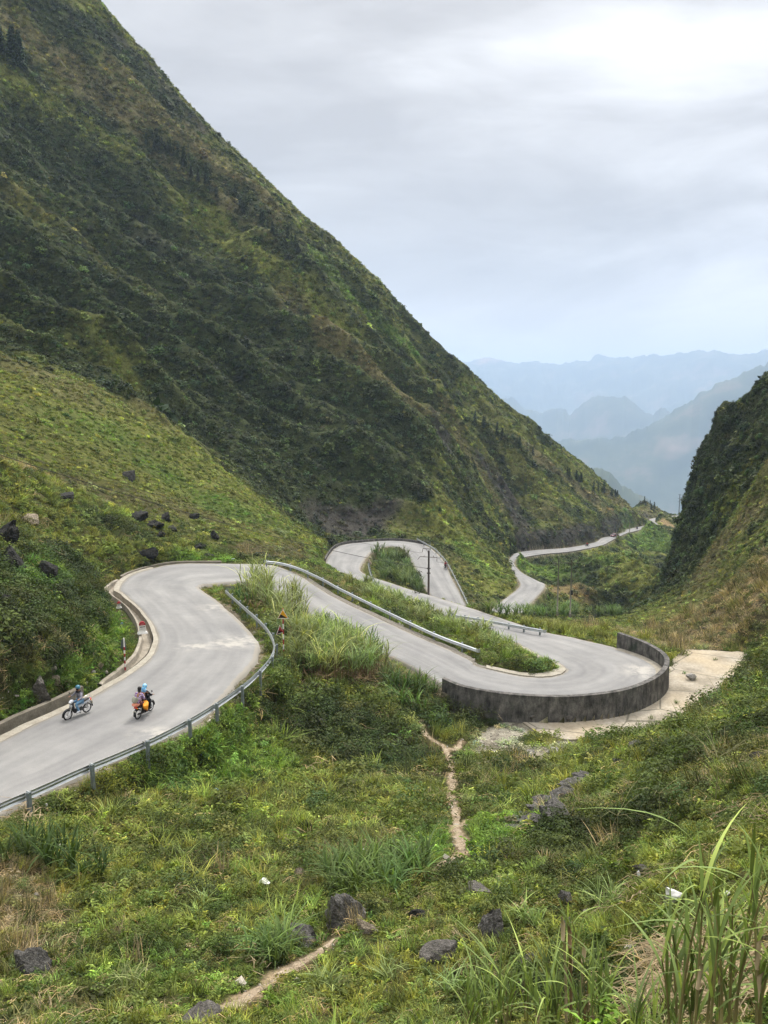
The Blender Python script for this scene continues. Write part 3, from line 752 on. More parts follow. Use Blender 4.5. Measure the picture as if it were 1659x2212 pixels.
_a = far_layer(FAR_DENS, 0)
scatter('mountain_scrub', FAR_SRC, *_a, 'dense low scrub and grass covering the mountain slopes')
# ---- the near hillside
NEAR_SRC = coll('weeds', [shrub_src('a', 150, .36, .085, M_INST, 7, .8), shrub_src('a', 170, .42, .07, M_INST, 9, .7), shrub_src('a', 120, .34, .10, M_INST, 6, .9),
  tuft_src('a', 46, .14, .5, .020, M_INST, .55), tuft_src('a', 34, .2, .38, .026, M_INST, .8), fern_src('a', 9, 12, .42, .11, M_INST), shrub_src('a', 520, .8, .085, M_INST, 13, .85), tuft_src('a', 40, .3, .8, .022, M_INST, .35, 3, .4), tuft_src('a', 26, .3, .45, .02, M_INST, 1.6, 3, .3), stalks_src('a', 13, .55)])
def near_layer():
    mask = (FR_ > 1.5) & (FR_ < 98) & ((np.abs(FAZ) < 36) | ((FR_ < 22) & (np.abs(FAZ) < 65))) & (FACING > -.2)
    dens = NEAR_K*np.clip((22/FR_), .0, 1.3)**1.15
    P, N = sample(dens, mask)
    k = keep_mask(P, .12) & (path_dist(P) > np.clip(np.hypot(P[:, 0], P[:, 1])/70, .32, .62)); P, N = P[k], N[k]
    W = veg(P); bare = W[:, ROCK]*.7+W[:, SOIL]+W[:, GRAVEL]*.95
    k = rng.random(len(P)) > bare*1.1; P, N, W = P[k], N[k], W[k]
    T, kind = tints(W, P, .36)
    n = len(P); r = np.hypot(P[:, 0], P[:, 1]); u = rng.random(n)
    I = rng.integers(0, 3, n)
    I = np.where((kind == GRASS) & (u < .5), rng.choice([3, 4, 4, 5, 5, 0], n), I)
    I = np.where((kind == LUSH) & (u < .5), rng.choice([3, 4, 5, 5], n), I)
    I = np.where((kind == DRY) & (u < .55), rng.choice([3, 4, 4, 8, 7], n), I)
    I = np.where((kind == SHRUB) & (u < .22) & (r > 16), 6, I)
    c = clear_of_road(P)
    sz = np.exp(rng.normal(size=n)*.28)*np.clip(r/28, .55, 1.5)
    sz = np.where(r < 6, np.minimum(sz, .42), sz); I = np.where((r < 6) & ((I == 7) | (I == 3)), 0, I)
    sz = np.minimum(sz, np.clip(c*1.1+.36, .36, 9))
    S = np.stack([sz*rng.uniform(.8, 1.25, n), sz*rng.uniform(.8, 1.25, n), sz*rng.uniform(.75, 1.2, n)], 1)
    T *= np.array([1.42, 1.55, 1.22])
    lie = rng.random(n) < np.where(kind == DRY, .30, .035); I[lie] = 9
    straw = lie | ((kind == DRY) & (rng.random(n) < .35))
    T[straw] = np.array([.42, .34, .21])*np.exp(rng.normal(size=(straw.sum(), 1))*.2)
    P[:, 2] -= .03*sz
    return P, euler_for(N, .6), S, I, T
_b = near_layer()
scatter('hillside_undergrowth', NEAR_SRC, *_b, 'tangle of small leafy weeds ferns and grass covering the near hillside')
open('/tmp/cnt','w').write('scrub %d weeds %d'%(len(_a[0]), len(_b[0])))
# ------------------------------------------------------------------ road materials
m_road, nt = new_mat('worn_asphalt')
al = nd(nt, 'ShaderNodeAttribute', attribute_name='lat'); 
n1 = noise(nt, .16, 5, .6); n2 = noise(nt, 1.3, 5, .65); n3 = noise(nt, 38, 2, .6)
ab = nt.nodes.new('ShaderNodeMath'); ab.operation = 'ABSOLUTE'; nt.links.new(al.outputs['Fac'], ab.inputs[0])
cmb = nt.nodes.new('ShaderNodeCombineXYZ'); nt.links.new(al.outputs['Fac'], cmb.inputs[0]); 
aa = nd(nt, 'ShaderNodeAttribute', attribute_name='along'); ms_ = nt.nodes.new('ShaderNodeMath'); ms_.operation = 'MULTIPLY'; ms_.inputs[1].default_value = .03; nt.links.new(aa.outputs['Fac'], ms_.inputs[0]); nt.links.new(ms_.outputs[0], cmb.inputs[1])
n4 = noise(nt, 3.2, 4, .5, cmb.outputs[0])
c = mixc(nt, 1., ROAD_COL, ramp(nt, [(.3, (.82,.82,.83)), (.7, (1.14,1.13,1.11))], n1).outputs[0], 'MULTIPLY')
c = mixc(nt, 1., c, ramp(nt, [(.32, (.84,.84,.85)), (.68, (1.14,1.14,1.13))], n4).outputs[0], 'MULTIPLY')
c = mixc(nt, 1., c, ramp(nt, [(.3, (.93,.93,.93)), (.7, (1.06,1.06,1.05))], n2).outputs[0], 'MULTIPLY')
c = mixc(nt, 1., c, ramp(nt, [(.3, (.86,.86,.86)), (.7, (1.12,1.12,1.12))], n3).outputs[0], 'MULTIPLY')
ad = nt.nodes.new('ShaderNodeMath'); ad.operation = 'MULTIPLY_ADD'; ad.inputs[1].default_value = .12; nt.links.new(n2, ad.inputs[0]); nt.links.new(ab.outputs[0], ad.inputs[2])
c = mixc(nt, ramp(nt, [(1.02, (0,0,0)), (1.16, (1,1,1))] if False else [(.975, (0,0,0)), (1., (.7,.7,.7))], ad.outputs[0]).outputs[0], c, (.27,.245,.20))
tw = nt.nodes.new('ShaderNodeMath'); tw.operation = 'PINGPONG'; tw.inputs[1].default_value = .5; nt.links.new(ab.outputs[0], tw.inputs[0])
c = mixc(nt, 1., c, ramp(nt, [(.0, (1.03,1.03,1.03)), (.30, (.97,.97,.97)), (.42, (.90,.90,.905)), (.5, (.95,.95,.95))], tw.outputs[0]).outputs[0], 'MULTIPLY')
# pale worn patches
pm = nd(nt, 'ShaderNodeAttribute', attribute_name='patch')
pmn = nt.nodes.new('ShaderNodeMath'); pmn.operation = 'MULTIPLY'; nt.links.new(pm.outputs['Fac'], pmn.inputs[0]); nt.links.new(ramp(nt, [(.42, (0,0,0)), (.58, (1,1,1))], noise(nt, .9, 5, .7)).outputs[0], pmn.inputs[1])
c = mixc(nt, pmn.outputs[0], c, (.36,.345,.31))
principled(nt, c, .8, .25, bump=n3, bstr=.25, bdist=.01)
K = np.concatenate([[-1.03], np.linspace(-1, 1, 13), [1.03]])
_wob = 1+ (fbm(np.arange(NR)/3.1, np.zeros(NR), 7, 3)*.035)[:, None]
_P3 = RC[:, None]+RH[:, None]*(K[None, :]*np.where(np.abs(K) > .99, _wob, 1))[:, :, None]
_P3[:, :, 2] += .04*(1-K[None]**2); _P3[:, [0, -1], 2] -= .4
road = sweep('road', _P3, m_road, smooth=True); tag(road, 'pale grey asphalt road winding down in hairpins', kind='structure')
road_bvh = BVHTree.FromPolygons(_P3.reshape(-1, 3).tolist(), [tuple(p.vertices) for p in road.data.polygons])
_sl = np.concatenate([[0], np.cumsum(np.linalg.norm(np.diff(RC, axis=0), axis=1))])
def fattr(o, nm, vals):
    a = o.data.attributes.new(nm, 'FLOAT', 'POINT'); a.data.foreach_set('value', np.asarray(vals, np.float32).ravel())
fattr(road, 'lat', np.tile(K, NR)); fattr(road, 'along', np.repeat(_sl, 15))
_pv = _P3.reshape(-1, 3); _pt = np.zeros(len(_pv))
for (px, py, z, R_) in [(535,1385,-16.8,2.2),(500,1395,-16.8,2.0),(470,1310,-17,1.8),(420,1400,-16.6,1.5),(560,1222,-17.9,2.5),(1400,1450,-21.4,2.5),(330,1580,-15.6,1.2)]:
    _pt = np.maximum(_pt, 1-sstep(.3, 1.2, np.linalg.norm(_pv-at_z(px, py, z), axis=1)/R_))
fattr(road, 'patch', _pt)
def concrete(name, a, b, scale=1.2, streak=False, moss=None, white=0.):
    m, nt = new_mat(name)
    n1 = noise(nt, scale, 6, .65); n2 = noise(nt, scale*9, 3, .6)
    c = ramp(nt, [(.3, a), (.7, b)], n1).outputs[0]
    c = mixc(nt, 1., c, ramp(nt, [(.3, (.78,.78,.78)), (.7, (1.2,1.2,1.2))], n2).outputs[0], 'MULTIPLY')
    if streak:
        g = nt.nodes.new('ShaderNodeNewGeometry'); mp = nt.nodes.new('ShaderNodeMapping'); mp.inputs['Scale'].default_value = (1.5, 1.5, .45); nt.links.new(g.outputs['Position'], mp.inputs[0])
        s = noise(nt, 1.5, 6, .7, mp.outputs[0])
        c = mixc(nt, 1., c, ramp(nt, [(.35, (.4,.4,.4)), (.52, (1,1,1)), (.72, (1.7,1.65,1.6))], s).outputs[0], 'MULTIPLY')
        s2 = noise(nt, 2.6, 5, .7, mp.outputs[0])
        c = mixc(nt, ramp(nt, [(.60, (0,0,0)), (.72, (.55,.55,.55))], s2).outputs[0], c, (.30,.29,.27))
    if moss: c = mixc(nt, ramp(nt, [(.60, (0,0,0)), (.75, (.7,.7,.7))], noise(nt, .45, 4, .6)).outputs[0], c, moss)
    principled(nt, c, .92, .15, bump=n2, bstr=.5, bdist=.02); return m
m_conc = concrete('pale_concrete', (.25,.225,.18), (.37,.345,.285), 1.5)
m_drain = concrete('drain_concrete', (.21,.185,.145), (.36,.325,.265), 1.3, moss=(.08,.09,.05))
m_dark = concrete('stained_concrete', (.055,.052,.048), (.165,.156,.145), 1.3, streak=True, moss=(.030,.048,.03))
m_kerb = concrete('kerb_concrete', (.13,.115,.09), (.25,.225,.18), 1.4, moss=(.05,.06,.03))
# ------------------------------------------------------------------ shoulder, drain and low walls beside the road
def along(s0, s1): return np.arange(road_i(s0), road_i(s1)+1)
def prof_sweep(name, s0, s1, side, prof, mat, closed=False, smooth=False, wob=0.):
    """prof(section position 0..1) -> list of (offset outward, height above the road)"""
    idx = along(s0, s1); rows = []
    for q, i in enumerate(idx):
        u = RH[i]/RW[i]*side; e = RC[i]+u*RW[i]
        w_ = fbm(np.array([i*.37]), np.array([3.3]), 11, 2)[0]*wob
        rows.append([e+u*(o+w_)+np.array([0, 0, h]) for o, h in prof(q/(len(idx)-1))])
    return sweep(name, rows, mat, closed=closed, caps=closed, smooth=smooth)
sh = prof_sweep('concrete_shoulder', 0, 10.6, -1, lambda t: [(-.12, .012), (.22+.38*min(1, abs(t-.48)*1.1+.25), .03), (.24+.38*min(1, abs(t-.48)*1.1+.25), -.3)], m_conc, wob=.1); tag(sh, kind='structure')
_dw = lambda t: .85*math.sin(PI*min(1, max(0, t)))**.5
dr = prof_sweep('drainage_channel', 4.35, 9.6, -1, lambda t: [(.45, -.02), (.50, -.52), (.55+_dw(t)*.8, -.58), (.62+_dw(t), -.48), (.70+_dw(t), -.10), (.95+_dw(t), -.06), (1.15+_dw(t), -.5)], m_drain, wob=.06); tag(dr, kind='structure')
kw = prof_sweep('kerb_wall', 0, 4.1, -1, lambda t: [(.78, -.3), (.80, .36), (1.08, .38), (1.12, -.3)], m_kerb, closed=True, wob=.05)
tag(kw, 'low stained masonry kerb wall left of the approaching scooter', 'wall')
kw2 = prof_sweep('kerb_wall', 9.7, 12.6, -1, lambda t: [(.45, -.3), (.47, .16), (.8, .17), (.84, -.3)], m_kerb, closed=True, wob=.06)
tag(kw2, 'low broken stone kerb round the outside of the first bend', 'wall')
kw3 = prof_sweep('kerb_wall', 34.4, 39.7, -1, lambda t: [(.05, -.3), (.07, .5), (.35, .5), (.38, -.3)], m_dark, closed=True)
tag(kw3, 'thin dark parapet rounding the upper loop below the rock face', 'wall')
kw4 = prof_sweep('kerb_wall', 41.3, 43.9, 1, lambda t: [(.25, -.4), (.28, .42), (.6, .42), (.64, -.4)], m_kerb, closed=True)
tag(kw4, 'short low grey wall between the bushy island and the right leg of the loop', 'wall')
ks = prof_sweep('kerb_strip', 20.3, 28.6, -1, lambda t: [(-.06, -.1), (-.04, .09), (.14, .10), (.55+.9*math.exp(-((t-.5)/.2)**2), .12), (.6+.9*math.exp(-((t-.5)/.2)**2), -.25)], m_conc, wob=.08); tag(ks, kind='structure')
gv = prof_sweep('gravel_shoulder', 15.2, 20.3, -1, lambda t: [(-.1, .006), (.5, .02), (.75, -.08)], concrete('gravel_verge', (.10,.092,.078), (.24,.22,.18), 5.), wob=.2); tag(gv, kind='structure')
fs = prof_sweep('concrete_footing', 54, 62, 1, lambda t: [(-.05, .01), (.3, .03), (.35, -2.2)], m_dark); tag(fs, kind='structure')
# the curved parapet of the hairpin
def pw(t):
    s = 19.05+t*8.05; h = np.interp(s, [19, 22, 24, 25.5, 27.2], [.66, .68, .82, 1.08, 1.36]); b = -1.75 if s < 26.2 else -1.75+(s-26.2)*1.0
    return [(.16, -.25), (.16, h-.03), (.14, h-.02), (.14, h+.06), (.54, h+.06), (.54, h-.02), (.52, h-.03), (.60, b)]
par = prof_sweep('parapet_wall', 19.05, 27.1, 1, pw, m_dark, closed=True)
tag(par, 'dark weathered concrete parapet wall curving round the hairpin', 'wall')
ft = prof_sweep('concrete_gutter', 24.4, 27.0, 1, lambda t: [(-.5, .02), (.17, .05)], m_conc); tag(ft, kind='structure')
# concrete apron outside the hairpin
m_slab, nt = new_mat('bleached_concrete')
n1 = noise(nt, .5, 6, .65); n2 = noise(nt, 5, 4, .6); n3 = noise(nt, .13, 3, .5)
c = ramp(nt, [(.28, (.18,.155,.115)), (.48, (.31,.275,.215)), (.72, (.44,.40,.33))], n1).outputs[0]
c = mixc(nt, ramp(nt, [(.45, (0,0,0)), (.65, (.8,.8,.8))], n3).outputs[0], c, (.42,.345,.23))
g = nt.nodes.new('ShaderNodeNewGeometry'); mp = nt.nodes.new('ShaderNodeMapping'); mp.inputs['Scale'].default_value = (.16,.19,.1); mp.inputs['Rotation'].default_value = (0,0,.5); nt.links.new(g.outputs['Position'], mp.inputs[0])
vo = nt.nodes.new('ShaderNodeTexVoronoi'); vo.feature = 'DISTANCE_TO_EDGE'; vo.inputs['Randomness'].default_value = .35; vo.inputs['Scale'].default_value = 1; nt.links.new(mp.outputs[0], vo.inputs['Vector'])
c = mixc(nt, ramp(nt, [(.006, (.75,.75,.75)), (.014, (0,0,0))], vo.outputs['Distance']).outputs[0], c, (.09,.085,.06))
c = mixc(nt, 1., c, ramp(nt, [(.3, (.8,.8,.8)), (.7, (1.15,1.15,1.15))], n2).outputs[0], 'MULTIPLY')
principled(nt, c, .9, .2, bump=n2, bstr=.4, bdist=.02)
mb = MB()
_o = []
for i in range(len(slab_xy)):
    a = slab_xy[i]; b = slab_xy[(i+1) % len(slab_xy)]
    for t in np.linspace(0, 1, 5)[:-1]:
        p = a+(b-a)*t; _o.append(p+np.array([fbm(np.array([p[0]*1.5]), np.array([p[1]*1.5]), s, 2)[0]*.35 for s in (3, 4)]))
n = len(_o); mb.add([(p[0], p[1], SLAB_Z) for p in _o]+[(p[0], p[1], SLAB_Z-.3) for p in _o], [tuple(range(n))]+[(i, (i+1) % n, n+(i+1) % n, n+i) for i in range(n)])
ap = mb.build('concrete_apron', m_slab); tag(ap, kind='structure')
# trodden path
m_path, nt = new_mat('trodden_earth')
n1 = noise(nt, 3, 5, .6); n2 = noise(nt, 24, 3, .6)
c = ramp(nt, [(.3, (.20,.155,.10)), (.55, (.34,.27,.19)), (.75, (.44,.37,.28))], n1).outputs[0]
c = mixc(nt, 1., c, ramp(nt, [(.35, (.65,.65,.65)), (.65, (1.2,1.2,1.2))], n2).outputs[0], 'MULTIPLY')
principled(nt, c, .95, .1, bump=n2, bstr=.8, bdist=.04)
Vp = []; Fp = []
for pts in PW:
    P = catmull(np.array(pts), 10) if len(pts) > 2 else np.array(pts)[0]+np.linspace(0, 1, 10)[:, None]*(np.array(pts)[1]-np.array(pts)[0])
    b0 = len(Vp)
    for i, p in enumerate(P):
        t = P[min(i+1, len(P)-1)]-P[max(i-1, 0)]; t[2] = 0; t /= np.linalg.norm(t)+1e-9; s = np.array([t[1], -t[0], 0])
        w = .15+.08*fbm(np.array([i*.8]), np.array([b0*.7]), 3, 2)[0]
        w *= .25+.75*min(1, i/5, (len(P)-1-i)/5)
        for k in (-1, 0, 1):
            q = p+s*k*w*(1+.3*rng.normal()*abs(k)); Vp.append((q[0], q[1], ground(q[0], q[1])+(.004 if k else .03)))
    for i in range(len(P)-1):
        for k in (0, 1): Fp.append((b0+i*3+k, b0+i*3+k+1, b0+i*3+k+4, b0+i*3+k+3))
fp = mesh_np('footpath', Vp, Fp, m_path, smooth=True); tag(fp, kind='structure')
# ------------------------------------------------------------------ guardrails
m_galv = simple('galvanised_steel', (.50,.53,.54), .42, .5, .75, .12, 3.)
m_post = simple('painted_steel_post', (.20,.235,.245), .6, .4, .3, .2, 5.)
WP = [(0, -.32), (.035, -.30), (.075, -.255), (.075, -.215), (.03, -.175), (.03, -.145), (.075, -.105), (.075, -.065), (.035, -.02), (0, 0)]
def guardrail(trace, label, side, spacing=3.0, post_h=1.5, ends=(True, True)):
    """trace: (px, py, ground height) of the rail's top edge; side: +1 if the road lies to the left of the direction of travel"""
    P = np.array([at_z(x, y, z+.78) for x, y, z in trace]); P = catmull(P, 14)
    # resample evenly
    L = np.concatenate([[0], np.cumsum(np.linalg.norm(np.diff(P, axis=0), axis=1))]); n = max(4, int(L[-1]/.5))
    s = np.linspace(0, L[-1], n); P = np.stack([np.interp(s, L, P[:, k]) for k in range(3)], 1)
    zz = P[:, 2].copy()
    for _ in range(12): zz[1:-1] = .25*zz[:-2]+.5*zz[1:-1]+.25*zz[2:]
    P[:, 2] = zz
    T = np.gradient(P, axis=0); T[:, 2] = 0; T /= np.linalg.norm(T, axis=1)[:, None]; Nn = np.stack([-T[:, 1], T[:, 0], 0*T[:, 0]], 1)*side
    root = empty('guardrail', tuple(P[0]-[0, 0, .78]), label=label, cat='guardrail'); o0 = P[0]-np.array([0, 0, .78])
    rows = [[p+nn*(a+.06)+np.array([0, 0, h])-o0 for a, h in WP]+[p+nn*(a+.048)+np.array([0, 0, h])-o0 for a, h in WP[::-1]] for p, nn in zip(P, Nn)]
    sweep('beam', rows, m_galv, root, closed=True, caps=True)
    m = int(L[-1]/spacing)
    pm = MB(); pm.box((0, 0, -post_h/2+.80), (.13, .13, post_h)); pm.box((0, 0, .815), (.15, .15, .03)); first = None
    for k in range(m+1):
        i = min(n-1, int(round(k*spacing/L[-1]*(n-1)))); p = P[i]-o0-np.array([0, 0, .78])
        if first is None: po = pm.build('post', m_post, root); first = po
        else: po = first.copy(); COL.objects.link(po); po.parent = root
        po.location = tuple(p-Nn[i]*.10); po.rotation_euler = (0, 0, math.atan2(T[i, 1], T[i, 0]))
        bm_ = MB(); 
    bk = MB(); bk.box((0, .06, .66), (.10, .12, .2)); bk.box((0, .0, .845), (.05, .16, .03)); fb = None
    for k in range(m+1):
        i = min(n-1, int(round(k*spacing/L[-1]*(n-1)))); p = P[i]-o0-np.array([0, 0, .78])
        if fb is None: b = bk.build('spacer_block', m_galv, root); fb = b
        else: b = fb.copy(); COL.objects.link(b); b.parent = root
        b.location = tuple(p-Nn[i]*.07); b.rotation_euler = (0, 0, math.atan2(T[i, 1], T[i, 0])+(0 if side > 0 else PI))
    for e, on in zip((0, n-1), ends):
        if on:
            eb = MB(); R = []
            d = -T[e] if e == 0 else T[e]
            for a in np.linspace(-.2, PI*.9, 7):
                c_ = P[e]-o0+Nn[e]*(.06-.14)+Nn[e]*.14*math.cos(a)+d*.28*math.sin(max(a, 0)); R.append([c_+np.array([0, 0, 0]), c_+np.array([0, 0, -.32])])
            sweep('end_terminal', R, m_galv, root)
    return root
guardrail([(-90,1785,-14.95),(0,1738,-15.15),(84,1702,-15.28),(175,1661,-15.42),(255,1628,-15.54),(324,1598,-15.66),(377,1572,-15.77),(430,1543,-15.9),(474,1515,-16.0),(510,1491,-16.12),(540,1468,-16.22),(569,1440,-16.38),(587,1418,-16.5),(595,1393,-16.64),(584,1364,-16.78),(561,1338,-16.92),(528,1309,-17.08),(489,1274.5,-17.28)],
 'long galvanised guardrail on dark posts sweeping round the nearest bend beside the two motorbikes', 1, ends=(False, True))
guardrail([(575,1211,-17.95),(600,1213.5,-18.05),(630,1220.5,-18.2),(657,1230.5,-18.4),(697,1249,-18.7),(730,1267,-19.0),(770,1287,-19.35),(817,1310,-19.7),(884,1342,-20.1),(950,1372,-20.55),(1030,1401,-21.0)],
 'straight silver guardrail along the middle stretch of road above the strip of elephant grass', -1)
guardrail([(975,1326,-23.75),(1040,1336,-23.2),(1100,1347,-22.75),(1174,1360,-22.3)], 'short silver guardrail in front of the yellow green crop field', -1, spacing=2.2, ends=(False, True))
guardrail([(901,1163,-29.7),(922,1174,-30.1),(940,1185,-30.5),(954,1199,-31.0),(964,1210.5,-31.4),(973,1226,-31.9),(985,1249,-32.6),(994,1267,-33.1),(1002,1283,-33.6),(1018,1318,-34.7)],
 'thin pale guardrail beside the distant red motorcyclist on the right leg of the loop', -1)
guardrail([(796,1217,-27.25),(802,1240,-26.55),(815,1269,-25.95)], 'very short white guardrail piece by the cream boulder on the inside of the loop', -1, spacing=2.5)

# ------------------------------------------------------------------ loose stones
def stone_src(seed):
    bm = bmesh.new(); bmesh.ops.create_icosphere(bm, subdivisions=1, radius=1); r_ = np.random.default_rng(seed)
    for v in bm.verts: v.co *= r_.uniform(.65, 1.2); v.co.z *= .7
    me = bpy.data.meshes.new('stone'); bm.to_mesh(me); bm.free(); me.materials.append(m_stone); o = bpy.data.objects.new('stone', me); COL.objects.link(o); return o
m_stone, nt = new_mat('loose_stone'); a = nd(nt, 'ShaderNodeAttribute', attribute_name='tint', attribute_type='INSTANCER'); principled(nt, a.outputs['Color'], .9, .2)
STONE = coll('stones', [stone_src(i) for i in range(4)])
P, N = sample(np.where(FR_ < 75, 7., 0), (FR_ > 4) & (FR_ < 75) & (np.abs(FAZ) < 33))
W = veg(P); c = clear_of_road(P); pd_ = path_dist(P); ins = in_poly(P[:, 0], P[:, 1], slab_xy)
wt = W[:, GRAVEL]*1.3+W[:, SOIL]*.4+np.where((c > 0) & (c < .7), .25, 0)+np.where(pd_ < .5, .3, 0)+.034
k = (rng.random(len(P)) < wt) & (c > .03) & ~ins; P, N = P[k], N[k]; n = len(P)
S = np.exp(rng.normal(size=n)*.6)[:, None]*.045*rng.uniform(.7, 1.3, (n, 3)); S = np.minimum(S, .22)
T = np.exp(rng.normal(size=(n, 1))*.35)*np.array([.30, .275, .23])
scatter('loose_stones', STONE, P, rng.uniform(0, 6.28, (n, 3)), S, rng.integers(0, 4, n), T, 'loose pale stones and grit on the verges and the rubble below the parapet')
# ------------------------------------------------------------------ posts, signs, poles, cables
m_white = simple('white_paint', (.74,.73,.70), .6, .3, 0, .1, 8.); m_red = simple('red_paint', (.33,.025,.035), .5, .4, 0, .2, 8.)
m_yel = simple('amber_sign_face', (.72,.36,.02), .5, .4, 0, .12, 6.); m_blk = simple('black_paint', (.012,.012,.013), .55, .4)
m_grey = simple('grey_sign_back', (.10,.12,.125), .6, .4); m_pole = simple('brown_timber_pole', (.085,.065,.055), .9, .2, 0, .25, 4.); m_cpole = simple('pale_concrete_pole', (.23,.21,.165), .9, .2, 0, .2, 3.)
m_arm = simple('rusty_steel_arm', (.10,.085,.075), .7, .3, .3); m_ins = simple('brown_insulator', (.07,.04,.03), .3, .5)
def banded(parent, name, r, h, bands, z0=0):
    for k in range(bands):
        mb = MB(); mb.tube([(0, 0, z0+h*k/bands), (0, 0, z0+h*(k+1)/bands)], r, 10); mb.build(name, m_red if k % 2 == 0 else m_white, parent, smooth=False)
def tri(w): h = w*.866; return [(-w/2, 0), (w/2, 0), (0, h)]
# steep-slope warning sign in the reeds
p = at_z(613, 1424, -17.2); gz_ = ground(p[0], p[1]); sgn = empty('road_sign', (p[0], p[1], gz_), label='amber triangle warning sign with black slope on a banded post in the elephant grass', cat='road sign')
top = 3.25; banded(sgn, 'post', .045, top, 9)
def sign_plate(parent, z, y, w, face, tilt=0., dx=0.):
    T = Matrix.Translation((dx, y, z)) @ Matrix.Rotation(tilt, 4, 'Z')
    mb = MB(); mb.prism(tri(w), .012, T); pl = mb.build('sign_panel', m_white, parent)
    mb = MB(); mb.prism([(a*.86, b*.86+w*.05) for a, b in tri(w)], .004, T @ Matrix.Translation((0, -.009, 0))); mb.build('sign_face', face, pl)
    mb = MB(); mb.prism([(-w*.38, w*.07), (w*.36, w*.07), (-w*.13, w*.37), (-w*.20, w*.39)], .004, T @ Matrix.Translation((0, -.014, 0))); mb.build('slope_symbol', m_blk, pl)
    return pl
sign_plate(sgn, top-.70, -.055, .78, m_yel)
lp = sign_plate(sgn, top-1.75, -.055, .7, m_red, .9, -.22); lp['label'] = 'lower triangular panel turned aside'
# striped post with the back of a small panel
p = at_z(270.5, 1446, -16.45); sp = empty('marker_post', (p[0], p[1], ground(p[0], p[1])), label='red and white banded roadside post with a small grey panel at its top', cat='post')
sp.location.z = -16.5; banded(sp, 'post', .048, 1.75, 8)
mb = MB(); mb.tube([(0, 0, 1.75), (0, 0, 2.1)], .045, 8); mb.build('post_cap', m_white, sp); mb = MB(); mb.prism([(-.20, 0), (.16, 0), (.1, .5), (-.04, .66), (-.14, .5)], .02, Matrix.Translation((-.05, .07, 1.4))); mb.build('sign_back', m_grey, sp)
# kilometre stones
def km_stone(px, py, z, s, label, lean=0.):
    p = at_z(px, py, z); o = empty('kilometre_stone', tuple(p), label=label, cat='milestone'); o.rotation_euler = (lean, 0, math.atan2(p[0], -p[1])+PI+.1); o.scale = (s, s, s)
    mb = MB(); mb.box((0, 0, .05), (.66, .42, .10), taper=.8); mb.box((0, 0, .13), (.5, .3, .08), taper=.86); mb.build('plinth', m_white, o)
    mb = MB(); mb.box((0, 0, .36), (.40, .2, .40)); mb.build('shaft', m_white, o)
    arc = [(.205*math.cos(a), .56+.24*math.sin(a)) for a in np.linspace(0, PI, 15)]
    mb = MB(); mb.prism(arc, .205); mb.build('cap', m_red, o)
    mb = MB()
    for k, w in enumerate((.055, .06, .05, .065)): mb.box((-.115+k*.077, -.103, .455), (w, .004, .075))
    mb.build('bold_line_of_lettering', m_blk, o)
    mb = MB()
    for k in range(6): mb.box((-.11+k*.045, -.103, .32), (.028, .004, .035))
    mb.build('small_line_of_lettering', m_grey, o)
    mb = MB()
    for k in range(4): mb.box((-.075+k*.05, -.1045, .65), (.03, .004, .05))
    mb.build('cap_lettering', simple('faded_lettering', (.6,.25,.25)), o)
    return o
km_stone(308, 1368, -16.55, 1.12, 'white kilometre stone with red rounded cap on the concrete shoulder')
km_stone(257, 1313, -17.0, .7, 'small worn kilometre stone half hidden by weeds beyond the drain', .15)
def power_pole(x, y, h, label, mat, top_r=.09, base_r=.14, z=None):
    z = ground(x, y) if z is None else z
    o = empty('power_pole', (x, y, z), label=label, cat='utility pole')
    mb = MB(); mb.tube([(0, 0, -.4), (0, 0, h)], [base_r, top_r], 10); mb.build('pole_shaft', mat, o, smooth=True)
    return o
def insulator(parent, loc, d=(0, 0, -1), L=.34):
    mb = MB(); l = Vector(loc); d = Vector(d).normalized(); pts = []; rs = []
    for k in range(5): pts += [l+d*L*k/5, l+d*L*(k+.5)/5]; rs += [.02, .055]
    mb.tube(pts, rs, 8); mb.build('insulator', m_ins, parent, smooth=True)
# the pole in front of the loop: arms as in the picture
pb = at_r(925.5, 1300, 118); pz = ground(pb[0], pb[1])
ptop = at_r(925.5, 1189.5, math.hypot(pb[0], pb[1]))[2]; PH = ptop-pz
P1 = power_pole(pb[0], pb[1], PH, 'dark brown power pole with two cross arms standing before the upper loop', m_pole, .13, .19)
k_ = 118/F*1.03
def arm(parent, a, b, r=.045): 
    mb = MB(); mb.tube([a, b], r, 6); mb.build('cross_arm', m_arm, parent)
zt = lambda py: PH-(py-1189.5)*k_
arm(P1, (-12.5*k_, 0, zt(1184.5)), (2.5*k_, 0, zt(1186))); arm(P1, (-18.5*k_, -.1, zt(1202)), (17.5*k_, -.1, zt(1204)))
arm(P1, (-6*k_, 0, zt(1185.5)), (-1.5*k_, 0, zt(1194)), .03)
ins_pts = [(-14.5*k_, -.2, zt(1194)), (-24.5*k_, -.3, zt(1208.5)), (17.0*k_, -.3, zt(1213))]
for a, b in zip([(-12.5*k_, 0, zt(1184.5)), (-18.5*k_, -.1, zt(1202)), (17.5*k_, -.1, zt(1204))], ins_pts): insulator(P1, a, Vector(b)-Vector(a), (Vector(b)-Vector(a)).length)
for dx in (-10, 10): insulator(P1, (dx*k_, -.1, zt(1202.5)), (0, 0, 1), .22)
for py in (1228, 1238):
    mb = MB(); mb.box((0, 0, zt(py)), (.55, .34, .16)); mb.build('bracket', m_arm, P1)
